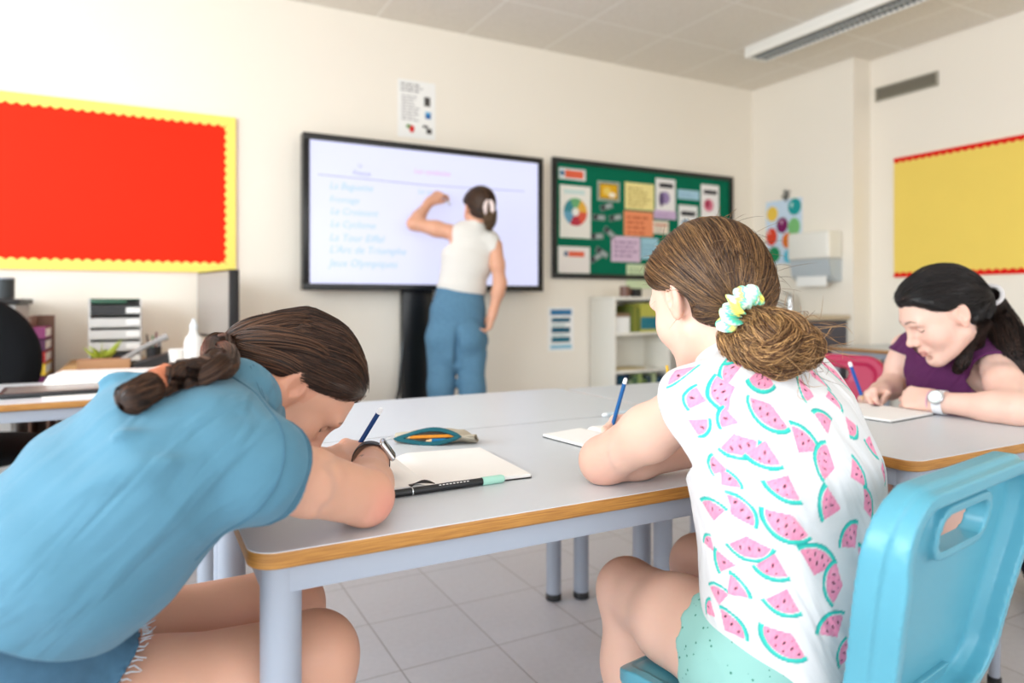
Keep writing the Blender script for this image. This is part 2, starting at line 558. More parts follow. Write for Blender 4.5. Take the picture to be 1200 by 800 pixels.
# floor: procedural square tiles
mf = bpy.data.materials.new('floor_tile'); N = NT(mf)
tc = N.n('ShaderNodeTexCoord'); sp = N.n('ShaderNodeSeparateXYZ'); N.l(tc.outputs['Object'], sp.inputs[0])
gx = N.math('DIVIDE', N.math('SUBTRACT', sp.outputs[0], 0.6228 - 0.2915 * 20), 0.2915)
gy = N.math('DIVIDE', N.math('SUBTRACT', sp.outputs[1], 1.80 - 0.303 * 20), 0.303)
def edge(g):
    fr = N.math('FRACT', g); return N.math('MINIMUM', fr, N.math('SUBTRACT', 1.0, fr))
e = N.math('MINIMUM', edge(gx), edge(gy))
grout = N.math('SUBTRACT', 1.0, N.math('SMOOTH_MIN', N.math('DIVIDE', e, 0.010, clamp=True), 1.0, 0.01), clamp=True)
wn = N.n('ShaderNodeTexWhiteNoise', noise_dimensions='2D')
cb = N.n('ShaderNodeCombineXYZ'); N.l(N.math('FLOOR', gx), cb.inputs[0]); N.l(N.math('FLOOR', gy), cb.inputs[1]); N.l(cb.outputs[0], wn.inputs['Vector'])
nz = N.n('ShaderNodeTexNoise'); nz.inputs['Scale'].default_value = 60; nz.inputs['Detail'].default_value = 5; N.l(tc.outputs['Object'], nz.inputs['Vector'])
tv = N.math('ADD', N.math('MULTIPLY', wn.outputs['Value'], 0.05), N.math('MULTIPLY', nz.outputs['Fac'], 0.14))
tile = N.mix(N.math('MULTIPLY', tv, 5.0), hexc('#bdbcc0'), hexc('#d2d1d5'))
N.l(N.mix(grout, tile, hexc('#8b8683')), N.b.inputs['Base Color'])
N.b.inputs['Roughness'].default_value = 0.42
bp = N.n('ShaderNodeBump'); bp.inputs['Strength'].default_value = 0.4; bp.inputs['Distance'].default_value = 0.002; bp.invert = True
N.l(grout, bp.inputs['Height']); N.l(bp.outputs[0], N.b.inputs['Normal'])
b = MB(); b.box((RX0 - .1, RY0 - .1, -.1), (RX1 + .1, RY1 + .1, 0)); struct(b.build('floor', mf, smooth=False))

# ceiling: mineral fibre tiles on a fine grid
mc = bpy.data.materials.new('ceiling_tile'); N = NT(mc)
tc = N.n('ShaderNodeTexCoord'); sp = N.n('ShaderNodeSeparateXYZ'); N.l(tc.outputs['Object'], sp.inputs[0])
gx = N.math('DIVIDE', N.math('ADD', sp.outputs[0], 10.11), 0.6); gy = N.math('DIVIDE', N.math('ADD', sp.outputs[1], 10.2), 0.6)
e = N.math('MINIMUM', edge(gx), edge(gy))
line = N.math('SUBTRACT', 1.0, N.math('DIVIDE', e, 0.018, clamp=True), clamp=True)
nz = N.n('ShaderNodeTexNoise'); nz.inputs['Scale'].default_value = 130; nz.inputs['Detail'].default_value = 3; N.l(tc.outputs['Object'], nz.inputs['Vector'])
t0 = N.mix(N.math('SMOOTH_MIN', N.math('MULTIPLY_ADD', nz.outputs['Fac'], 4.0, -1.5, clamp=True), 1.0, 0.1), hexc('#e2dace'), hexc('#efe8dd'))
N.l(N.mix(line, t0, hexc('#f8f4ec')), N.b.inputs['Base Color']); N.b.inputs['Roughness'].default_value = 0.9; N.b.inputs['Specular IOR Level'].default_value = 0.1
b = MB(); b.box((RX0 - .1, RY0 - .1, RZ), (RX1 + .1, RY1 + .1, RZ + .1)); struct(b.build('ceiling', mc, smooth=False))

b = MB(); b.box((RX0 - .1, RY1, 0), (RX1 + .1, RY1 + .1, RZ)); struct(b.build('wall_back', M_wall, smooth=False))
b = MB(); b.box((RX1, RY0 - .1, 0), (RX1 + .1, RY1 + .1, RZ)); b.box((JOGX, JOGY, 0), (RX1 + .02, RY1 + .02, RZ)); struct(b.build('wall_right', M_wall, smooth=False))

def wall_with_windows(name, axis, pos, a0, a1, wins, z0, z1):
    """wall slab at axis=pos outside of the room, with openings"""
    b = MB()
    def bx(p0, p1, q0, q1):
        lo, hi = ((pos - .1, p0, q0), (pos, p1, q1)) if axis == 0 else ((p0, pos - .1, q0), (p1, pos, q1))
        b.box(lo, hi)
    bx(a0, a1, 0, z0); bx(a0, a1, z1, RZ)
    c = a0
    for w0, w1 in wins: bx(c, w0, z0, z1); c = w1
    bx(c, a1, z0, z1)
    return struct(b.build(name, M_wall, smooth=False))
WL = [(-1.7, 0.2), (0.6, 2.4), (2.7, 3.8)]
WR = [(-1.9, 0.4), (0.9, 3.2)]
WZ0, WZ1 = 0.85, 2.45
wall_with_windows('wall_left', 0, RX0, RY0 - .1, RY1 + .1, WL, WZ0, WZ1)
wall_with_windows('wall_front', 1, RY0, RX0 - .1, RX1 + .1, WR, WZ0, WZ1)
M_frame = mat('window_frame_white', '#e9eaea', 0.35)
mg = bpy.data.materials.new('window_glass'); N = NT(mg)
tr = N.n('ShaderNodeBsdfTransparent'); gl = N.n('ShaderNodeBsdfGlossy'); gl.inputs['Roughness'].default_value = 0.02
mx = N.n('ShaderNodeMixShader'); mx.inputs[0].default_value = 0.06; N.l(tr.outputs[0], mx.inputs[1]); N.l(gl.outputs[0], mx.inputs[2])
N.l(mx.outputs[0], N.t.nodes['Material Output'].inputs[0])
wi = 0
for axis, pos, wins in ((0, RX0, WL), (1, RY0, WR)):
    for w0, w1 in wins:
        wi += 1
        def P(p, q, dd): return (pos + dd, p, q) if axis == 0 else (p, pos + dd, q)
        b = MB(); t = .05
        for (p0, p1, q0, q1) in ((w0, w1, WZ0, WZ0 + t), (w0, w1, WZ1 - t, WZ1), (w0, w0 + t, WZ0 + t, WZ1 - t), (w1 - t, w1, WZ0 + t, WZ1 - t), ((w0 + w1) / 2 - t / 2, (w0 + w1) / 2 + t / 2, WZ0 + t, WZ1 - t)):
            b.box(P(p0, q0, -.08), P(p1, q1, -.03), 0)
        o = struct(b.build('window_%d' % wi, M_frame, smooth=False))
        b = MB(); b.box(P(w0 + t, WZ0 + t, -.058), P(w1 - t, WZ1 - t, -.052)); b.build('window_pane', mg, o, smooth=False)
        b = MB(); b.box(P(w0 - .03, WZ0 - .03, -.03), P(w1 + .03, WZ0, .06), .004); b.build('window_sill', M_frame, o)
# daylight entering by the windows
for k, (w0, w1) in enumerate(WL):
    window_light('daylight_left', (RX0 + .03, (w0 + w1) / 2, (WZ0 + WZ1) / 2), (0, -PI / 2, 0), WZ1 - WZ0 - .1, w1 - w0 - .1, [72, 84, 22][k], (0.86, 0.94, 1.0))
for w0, w1 in WR:
    window_light('daylight_rear', ((w0 + w1) / 2, RY0 + .03, (WZ0 + WZ1) / 2), (PI / 2, 0, 0), w1 - w0 - .1, WZ1 - WZ0 - .1, 28, (0.98, 0.98, 1.0))

# skirting
M_skirt = mat('skirting', '#c9c4bd', 0.5)
b = MB(); b.box((RX0, RY1 - .012, 0), (JOGX, RY1, .08)); struct(b.build('baseboard_back', M_skirt, smooth=False))
b = MB(); b.box((JOGX - .012, JOGY, 0), (JOGX, RY1 - .012, .08)); b.box((RX1 - .012, RY0, 0), (RX1, JOGY - .012, .08)); b.box((JOGX - .012, JOGY - .012, 0), (RX1 - .012, JOGY, .08)); struct(b.build('baseboard_right', M_skirt, smooth=False))

# ================================================================== pin boards
M_red = mat('board_red_paper', '#fb2a0c', 0.75, 0.2, var=0.04, vscale=5)
M_yel = mat('board_yellow_border', '#f6e574', 0.7, 0.2)
M_yel2 = mat('board_yellow_paper', '#f3d568', 0.75, 0.2, var=0.03, vscale=4)
M_red2 = mat('board_red_border', '#e0190f', 0.7, 0.2)

def scallop_strip(b, L, w, amp, per, M, z0, z1):
    n = max(2, int(round(L / per))); per = L / n
    poly = [(0, 0), (L, 0)]
    pts = []
    for i in range(n):
        for k in range(6):
            s = (i + k / 6) * per
            pts.append((s, w + amp * abs(math.sin(PI * k / 6)) - amp * .5))
    pts.append((L, w - amp * .5))
    b.prism(poly + pts[::-1], z0, z1, M)

def pin_board(name, label, wall, a0, a1, z0, z1, mb, me, w, sides, group=None):
    """a runs along the wall (X on the back wall, -Y on the right wall)"""
    if wall == 'back': R = Matrix(((1, 0, 0), (0, 0, -1), (0, 1, 0))).to_4x4(); org = Vector((a0, RY1, z0))
    else: R = Matrix(((0, 0, -1), (-1, 0, 0), (0, 1, 0))).to_4x4(); org = Vector((RX1, a0, z0))
    L = abs(a1 - a0); H = z1 - z0
    root = empty(name, org, 0, label, 'bulletin board', group)
    b = MB(); b.prism([(0, 0), (L, 0), (L, H), (0, H)], 0.001, .014, R); b.build('backing_paper', mb, root, smooth=False)
    b = MB(); A, Pd = .014, .046
    T = Matrix.Translation
    if 'b' in sides: scallop_strip(b, L, w, A, Pd, R, .0145, .0165)
    if 't' in sides: scallop_strip(b, L, w, A, Pd, R @ T((L, H, 0)) @ Matrix.Rotation(PI, 4, 'Z'), .0145, .0165)
    if 'r' in sides: scallop_strip(b, H, w, A, Pd, R @ T((L, 0, 0)) @ Matrix.Rotation(PI / 2, 4, 'Z'), .0165, .0178)
    if 'l' in sides: scallop_strip(b, H, w, A, Pd, R @ T((0, H, 0)) @ Matrix.Rotation(-PI / 2, 4, 'Z'), .0165, .0178)
    b.build('scalloped_border', me, root, smooth=False)
    return root
pin_board('bulletin_board', 'empty red bulletin board with scalloped yellow border on back wall', 'back', -1.55, 0.473, 1.155, 2.028, M_red, M_yel, .052, 'tblr')
pin_board('bulletin_board', 'empty yellow bulletin board with scalloped red edges on right wall', 'right', 3.07, 0.9, 1.163, 2.004, M_yel2, M_red2, .030, 'tb')

# ================================================================== posters and papers
M_paper = mat('white_paper', '#f4f3f0', 0.7, 0.2)
M_ink = mat('black_ink', '#2a2a2d', 0.6); M_inkg = mat('grey_print', '#8d8a88', 0.7)
def PM(h): return mat('print_' + h.strip('#'), h, 0.65, 0.25)

def sheet(name, label, cat, wall, c, items, base='#f4f3f0', group=None, off=0.0, th=0.0012, rot=0.0):
    """c: (a0, z0, a1, z1) on the wall; items (shape,u0,v0,u1,v1,colour) in 0..1 coordinates"""
    a0, z0, a1, z1 = c
    if wall == 'back': R = Matrix(((1, 0, 0), (0, 0, -1), (0, 1, 0))).to_4x4(); org = Vector((a0, RY1 - off, z0)); L = a1 - a0
    else: R = Matrix(((0, 0, -1), (-1, 0, 0), (0, 1, 0))).to_4x4(); org = Vector(((JOGX if wall == 'jog' else RX1) - off, a0, z0)); L = a0 - a1
    H = z1 - z0
    b = MB(); mats = [PM(base)]
    R = R @ Matrix.Rotation(rot, 4, 'Z')
    b.prism([(0, 0), (L, 0), (L, H), (0, H)], 0.0005, .0005 + th, R)
    lv = th + .0006
    for it in items:
        sh, u0, v0, u1, v1, cc = it[:6]
        m = PM(cc)
        if m not in mats: mats.append(m)
        b.mi = mats.index(m); lv += .00012
        x0, y0, x1, y1 = u0 * L, v0 * H, u1 * L, v1 * H
        if sh == 'r': b.prism([(x0, y0), (x1, y0), (x1, y1), (x0, y1)], th + .0002, lv, R)
        elif sh == 'o':
            b.prism([((x0 + x1) / 2 + (x1 - x0) / 2 * math.cos(t), (y0 + y1) / 2 + (y1 - y0) / 2 * math.sin(t)) for t in np.linspace(0, 2 * PI, 20)[:-1]], th + .0002, lv, R)
        elif sh == 'w':   # wedge of a disc, it[6], it[7] angles
            cx, cy, r = (x0 + x1) / 2, (y0 + y1) / 2, (x1 - x0) / 2
            ri = r * it[8]
            A = np.linspace(it[6], it[7], 9)
            b.prism([(cx + r * math.cos(t), cy + r * math.sin(t)) for t in A] + [(cx + ri * math.cos(t), cy + ri * math.sin(t)) for t in A[::-1]], th + .0002, lv, R)
        elif sh == 't':   # lines of illegible print
            n = it[6]; hh = (y1 - y0) / n
            rr = random.Random(int(u0 * 1000 + v0 * 77 + n))
            for i in range(n):
                xx = x0; yb = y1 - (i + 1) * hh
                end = x0 + (x1 - x0) * rr.uniform(.6, 1)
                while xx < end:
                    wl = hh * rr.uniform(.6, 2.2)
                    b.prism([(xx, yb), (min(xx + wl, end), yb), (min(xx + wl, end), yb + hh * .42), (xx, yb + hh * .42)], th + .0002, lv, R); xx += wl + hh * .4
    o = b.build(name, mats, None, smooth=False)
    o.location = org
    return tag(o, label, cat, group)

def wc(wall, x0, y0, x1, y1):
    """paper corners on a wall from where they lie in the photograph (y at each end's middle)"""
    f = (lambda x, y: at_y(x, y, RY1)) if wall == 'back' else ((lambda x, y: at_x(x, y, JOGX)) if wall == 'jog' else (lambda x, y: at_x(x, y, RX1)))
    p, q = f(x0, y0), f(x1, y1); m0 = f((x0 + x1) / 2, y0); m1 = f((x0 + x1) / 2, y1)
    i = 0 if wall == 'back' else 1
    return (p[i], m1[2], q[i], m0[2])

sheet('poster', 'white information sheet with small pictures taped above the large screen', 'poster', 'back', wc('back', 466, 95, 510, 162),
      [('t', .08, .80, .7, .97, '#77757a', 3), ('t', .1, .3, .62, .76, '#a9a5a8', 9), ('r', .70, .58, .86, .74, '#4a4745'), ('r', .73, .36, .88, .48, '#2f6aa8'), ('r', .73, .44, .86, .48, '#5fb0dd'),
       ('o', .3, .09, .44, .22, '#d8242a'), ('o', .22, .16, .34, .23, '#6a8f4a'), ('r', .66, .2, .8, .24, '#2d2b2b'), ('r', .76, .1, .9, .19, '#3b3938')], off=.0)
sheet('poster', 'small white notice with blue bands beside the white bookcase', 'poster', 'back', wc('back', 642, 360, 672, 411),
      [('r', .1, .82, .92, .95, '#3c7aa6'), ('r', .14, .66, .86, .76, '#1f5f78'), ('r', .14, .42, .86, .54, '#1c5a70'), ('r', .14, .2, .86, .32, '#2a6d80'), ('r', .1, .05, .92, .14, '#8fc3d8'), ('t', .16, .56, .84, .65, '#77aaaa', 2), ('t', .16, .34, .84, .41, '#77aaaa', 2)], off=.0)

# green board
g0, g1 = 2.557, 4.288
gb = empty('notice_board', (g0, RY1, 1.157), 0, 'green felt notice board with black frame covered in small papers', 'notice board')
M_green = mat('green_felt', '#0d6e52', 0.9, 0.1, var=0.05, vscale=20, bump=0.3, bscale=500)
M_blackf = mat('black_frame', '#141617', 0.4)
L, Hh = g1 - g0, 2.012 - 1.157
b = MB(); b.box((.02, -.012, .02), (L - .02, -.001, Hh - .02)); b.build('felt_panel', M_green, gb, smooth=False)
b = MB()
for lo, hi in (((0, -.028, 0), (L, -.001, .035)), ((0, -.028, Hh - .035), (L, -.001, Hh)), ((0, -.028, .035), (.035, -.001, Hh - .035)), ((L - .035, -.028, .035), (L, -.001, Hh - .035))): b.box(lo, hi, .003)
b.build('frame', M_blackf, gb)
GO = .0122
def gp(label, box, items, base, **k):
    return sheet('pinned_paper', label, 'paper', 'back', wc('back', *box), items, base, 'papers pinned on the green board', off=GO, **k)
gp('white strip with orange banner pinned at top left of green board', (654, 198, 685, 211), [('r', .22, .15, .92, .85, '#e8694a'), ('o', .03, .3, .2, .8, '#2f6f9a')], '#e9edee')
gp('large white sheet with round rainbow chart on green board', (655, 218, 691, 279), [('w', .12, .2, .88, .8, c_, a_, a_ + 1.05, .3) for c_, a_ in (('#e9b44a', 0), ('#6fb07a', 1.05), ('#3f8f9a', 2.09), ('#6aa7c4', 3.14), ('#c0394a', 4.19), ('#e0604a', 5.24))] + [('r', .12, .84, .8, .92, '#cfe3df')], '#f0eee6')
gp('white sheet with small orange heading at lower left of green board', (653, 289, 690, 320), [('r', .32, .62, .82, .82, '#e8694a'), ('o', .18, .62, .3, .82, '#39577a')], '#efe9e4')
gp('small gold picture card with grey border on green board', (699, 213, 725, 236), [('r', .08, .1, .92, .9, '#6b5a2d'), ('r', .12, .15, .88, .85, '#e3ad1f'), ('o', .25, .3, .6, .7, '#f0d068'), ('o', .5, .2, .8, .45, '#fff6e0')], '#a9b3a9')
gp('pale yellow sheet of text near top middle of green board', (731, 215, 765, 246), [('t', .1, .1, .9, .9, '#b9a05a', 6)], '#f2e39a')
gp('orange sheet of text in the middle of green board', (730, 248, 764, 277), [('t', .1, .1, .9, .9, '#c2603d', 4)], '#ef9468')
gp('lilac sheet of text at bottom middle of green board', (715, 277, 749, 307), [('t', .1, .2, .9, .9, '#9a7ba0', 4)], '#d9bfd6')
gp('tall white card with black heading and purple picture on green board', (767, 210, 790, 247), [('r', .18, .72, .88, .86, '#26242a'), ('o', .22, .2, .72, .6, '#9a86b4'), ('o', .16, .12, .42, .58, '#5f4f74')], '#efecec')
gp('lilac slip under the purple picture card on green board', (765, 247, 791, 257), [('t', .1, .2, .9, .8, '#a98fb5', 2)], '#cdb3d6')
gp('plain light blue slip near the top of green board', (793, 223, 818, 234), [('t', .1, .25, .9, .75, '#8db2c9', 2)], '#a9cfe4')
gp('white card with black heading and pink picture at right of green board', (820, 217, 841, 256), [('r', .15, .72, .88, .84, '#26242a'), ('o', .15, .2, .7, .58, '#dc7d96'), ('o', .22, .3, .5, .55, '#a83a56')], '#f1eeee')
gp('white card with black heading below the blue slip on green board', (794, 241, 816, 268), [('r', .12, .55, .88, .74, '#26242a'), ('o', .15, .0, .6, .4, '#6f95b5')], '#eceded')
gp('small cream slip beside the orange sheet on green board', (764, 259, 782, 274), [('r', .1, .6, .9, .75, '#c9785a'), ('t', .15, .1, .85, .55, '#a9a09a', 3)], '#e9dccb')
gp('light blue slip beside the lilac sheet on green board', (750, 279, 770, 304), [('t', .1, .2, .9, .8, '#7fa8c0', 3)], '#9fcadb')
gp('white slip behind the head of girl in watermelon blouse on green board', (800, 262, 822, 285), [('t', .1, .2, .9, .8, '#9a9a9a', 3)], '#e4e9e6')
gp('pale green sheet hanging from bottom edge of green board', (733, 310, 762, 338), [('t', .1, .55, .9, .9, '#8fae7f', 3)], '#d0dfb8')
bn = ['topmost black and white photo cutout beneath the gold card', 'black and white cutout left of the second row on green board', 'black and white cutout right of the second row on green board', 'pale grey tilted cutout in the middle of the column',
      'black and white cutout above the lilac sheet, left side', 'grey tilted cutout just left of the lilac sheet', 'lowest black and white photo cutout on green board']
for (px, py, an), lb in zip(((711, 245, .3), (701, 255, 0), (721, 257, .2), (713, 267, -.6), (699, 278, .1), (704, 291, -.5), (700, 306, .5)), bn):
    p = at_y(px, py, RY1)
    sheet('photo_cutout', lb, 'cutout', 'back', (p[0] - .06, p[2] - .022, p[0] + .055, p[2] + .022), [('o', .05, .1, .5, .95, '#23262a'), ('o', .35, .2, .95, .8, '#aab3b3'), ('r', .1, .05, .4, .3, '#5a6062')], '#7d8c88', 'cutouts on the green board', off=GO, rot=an)

# balloon poster on the jog wall
bal = [('o', .02, .68, .34, .92, '#f0c850'), ('o', .62, .74, .98, 1.0, '#1f9c9c'), ('o', .3, .48, .62, .73, '#7c1f5c'), ('o', .62, .42, .95, .70, '#7fbf7a'), ('o', .0, .3, .32, .58, '#e0492f'), ('o', .46, .24, .76, .48, '#e87a2a'),
       ('o', .76, .1, 1.0, .42, '#1d3a78'), ('o', .06, .03, .40, .28, '#1f8a58'), ('o', .5, .0, .8, .22, '#5cc4e0'), ('o', .7, .86, .76, .94, '#bfe7e4'), ('o', .42, .62, .48, .69, '#d8a8c8'), ('o', .06, .48, .12, .54, '#f6b0a0')]
sheet('balloon_poster', 'bright poster of coloured balloons on wall by the sink', 'poster', 'jog', wc('jog', 898, 234, 940, 309), bal, '#cfe0f2')
b = MB(); q = at_x(921, 228, JOGX - .012)
for a_, l_ in ((.35, .05), (-.2, .075), (-.6, .05), (.9, .04)): b.tube([q + V3(0, 0, -.05), q + V3(0, a_ * .04, -.01), q + V3(0, -a_ * .05, l_ * .6)], [.005, .008, .004], 8)
tag(b.build('ribbon_bow', mat('ribbon_grey', '#6a6a66', .6)), 'dark grey ribbon tuft at top of the balloon poster', 'ribbon')

# vent
v0, v1 = at_x(1027, 112, RX1), at_x(1100, 95, RX1)
vt = empty('air_vent', (RX1, v0[1], v0[2]), 0, 'grey slotted air vent high on the right wall', 'vent')
M_vent = mat('vent_metal', '#8d8676', .45, .5); M_dark = mat('dark_recess', '#3a3833', .9)
Lv = v0[1] - v1[1]
b = MB(); b.box((-.004, -Lv, -.045), (-.001, 0, .045)); b.build('vent_backing', mat('vent_backing', '#5e5a50', .8), vt, smooth=False)
b = MB(); 
for lo, hi in (((-.016, -Lv, -.05), (-.001, 0, -.038)), ((-.016, -Lv, .038), (-.001, 0, .05)), ((-.016, -Lv, -.038), (-.001, -Lv + .012, .038)), ((-.016, -.012, -.038), (-.001, 0, .038))): b.box(lo, hi)
b.build('vent_frame', mat('vent_frame', '#a59f90', .45), vt, smooth=False)
b = MB()
for z in np.linspace(-.03, .03, 6): b.box((-.013, -Lv + .012, z - .0035), (-.004, -.012, z + .002))
for y in np.linspace(-Lv + .05, -.05, 14): b.box((-.014, y - .002, -.038), (-.012, y + .002, .038))
b.build('slats', M_vent, vt, smooth=False)

# ceiling luminaire
lx, ly1, ly0 = 3.80, 3.50, 2.0
lu = empty('ceiling_light', (lx, ly1, RZ), 0, 'long white louvred strip light mounted on the ceiling', 'light')
M_lum = mat('luminaire_white', '#f1efe8', .4); M_louv = mat('louvre_aluminium', '#cfd4d6', .25, metal=.6)
b = MB(); Ll = ly1 - ly0
b.box((-.10, -Ll, -.03), (.10, 0, -.001), .004); b.box((-.10, -Ll, -.075), (-.078, 0, -.03), .004); b.box((.078, -Ll, -.075), (.10, 0, -.03), .004); b.box((-.078, -.02, -.075), (.078, 0, -.03), .003); b.box((-.078, -Ll, -.075), (.078, -Ll + .02, -.03), .003)
b.build('housing', M_lum, lu)
b = MB()
for y in np.arange(-Ll + .05, -.03, .035): b.box((-.075, y - .002, -.074), (.075, y + .002, -.042))
b.box((-.004, -Ll + .02, -.074), (.004, -.02, -.040)); b.build('louvre', M_louv, lu, smooth=False)
b = MB(); b.cyl((-.04, -Ll + .03, -.038), (-.04, -.03, -.038), .008, seg=10); b.build('tube', M_paper, lu)
b = MB(); b.cyl((.04, -Ll + .03, -.038), (.04, -.03, -.038), .008, seg=10); b.build('tube', M_paper, lu)
# ================================================================== tables
M_lam = mat('grey_laminate', '#ced3d7', 0.34, 0.45, var=0.015, vscale=30)
M_edge = bpy.data.materials.new('beech_edge'); N = NT(M_edge)
tc = N.n('ShaderNodeTexCoord'); mp = N.n('ShaderNodeMapping'); mp.inputs['Scale'].default_value = (6, 6, 160); N.l(tc.outputs['Object'], mp.inputs[0])
nz = N.n('ShaderNodeTexNoise'); nz.inputs['Scale'].default_value = 3; nz.inputs['Detail'].default_value = 5; N.l(mp.outputs[0], nz.inputs['Vector'])
rp = N.n('ShaderNodeValToRGB'); rp.color_ramp.elements[0].position = .3; rp.color_ramp.elements[0].color = hexc('#95612a'); rp.color_ramp.elements[1].position = .7; rp.color_ramp.elements[1].color = hexc('#c0893f')
n2 = N.n('ShaderNodeTexNoise'); n2.inputs['Scale'].default_value = 38; N.l(tc.outputs['Object'], n2.inputs['Vector'])
spot = N.math('MULTIPLY', N.math('GREATER_THAN', n2.outputs['Fac'], .72), .6)
N.l(nz.outputs['Fac'], rp.inputs[0]); N.l(N.mix(spot, rp.outputs[0], hexc('#7a4712')), N.b.inputs['Base Color']); N.b.inputs['Roughness'].default_value = .45
M_steel = mat('grey_painted_steel', '#9ea5b1', 0.38, 0.5)
M_foot = mat('black_plastic', '#17181a', 0.5)
TZ = 0.70

def make_table(name, x0, y0, x1, y1, label, group=None, rz=0.0, org=None, z=TZ, inset=.042, cat='table'):
    w, d = x1 - x0, y1 - y0
    t = empty(name, (x0, y0, 0) if org is None else org, rz, label, cat, group)
    b = MB(); b.prism(rrect(.0007, .0007, w - .0007, d - .0007, .0353, 8), z - .003, z); b.build('laminate_top', M_lam, t, auto=.5)
    b = MB()
    prof = [(0.0009, z - .0006), (.0003, z - .0022), (0, z - .005), (0, z - .017), (.001, z - .020), (.004, z - .022)]
    rings = []
    for ins, zz in prof: rings.append([b.bm.verts.new((p[0], p[1], zz)) for p in rrect(ins, ins, w - ins, d - ins, .036 - ins, 8)])
    for A, B in zip(rings, rings[1:]):
        for k in range(len(A)): b.bm.faces.new((A[k], A[(k + 1) % len(A)], B[(k + 1) % len(A)], B[k]))
    b.bm.faces.new(rings[-1]); b.bm.faces.new(rings[0][::-1])
    b.build('wooden_edge', M_edge, t, auto=.9)
    b = MB(); i = inset - .024
    for lo, hi in (((inset, i, z - .058), (w - inset, i + .022, z - .0222)), ((inset, d - i - .022, z - .058), (w - inset, d - i, z - .0222)), ((i, inset, z - .058), (i + .022, d - inset, z - .0222)), ((w - i - .022, inset, z - .058), (w - i, d - inset, z - .0222))): b.box(lo, hi, .002)
    b.build('frame_rail', M_steel, t)
    for x, y in ((inset, inset), (w - inset, inset), (inset, d - inset), (w - inset, d - inset)):
        b = MB(); b.cyl((x, y, .012), (x, y, z - .0225), .025, seg=32); lg = b.build('leg', M_steel, t, auto=.8)
        b = MB(); b.lathe([(.022, 0), (.0262, .003), (.0262, .022), (.025, .024)], 28, (x, y, 0)); b.build('foot_cap', M_foot, lg)
    return t
TX0, TX1 = .113, 1.262
make_table('school_table', TX0, .862, TX1, 1.478, 'grey school table nearest the camera with wooden edge and open pencil case')
make_table('school_table', TX0, 1.482, TX1, 2.03, 'grey school table pushed behind the front one, empty top')
make_table('school_table', 1.268, .785, 1.868, 2.00, 'grey school table on the right where girl in purple writes')
make_table('desk_table', -1.35, 2.46, .30, 3.06, 'grey desk at far left carrying the tablet and loose papers')
make_table('side_table', 4.08, 2.1, 4.70, 3.14, 'low grey table against right wall beyond girl in purple', z=.69)

# ================================================================== teacher's desk at the back wall
M_wood = mat('pale_wood', '#c8a066', .5, var=.08, vscale=6, stretch=(1, 8, 8))
td = empty('teacher_desk', (-.31, 3.42, 0), 0, 'wooden desk against back wall under the red board with monitor', 'desk')
b = MB(); b.box((0, 0, .675), (1.04, .76, .70), .004); b.build('desk_top', M_wood, td)
M_greyp = mat('grey_panel', '#b5b3b0', .5)
for x in (0.02, .995):
    b = MB(); b.box((x, .04, 0), (x + .025, .72, .675), .002); b.build('side_panel', M_greyp, td)
b = MB(); b.box((.045, .66, .2), (.995, .68, .66), .002); b.build('modesty_panel', mat('dark_grey_panel', '#5d5b59', .6), td)

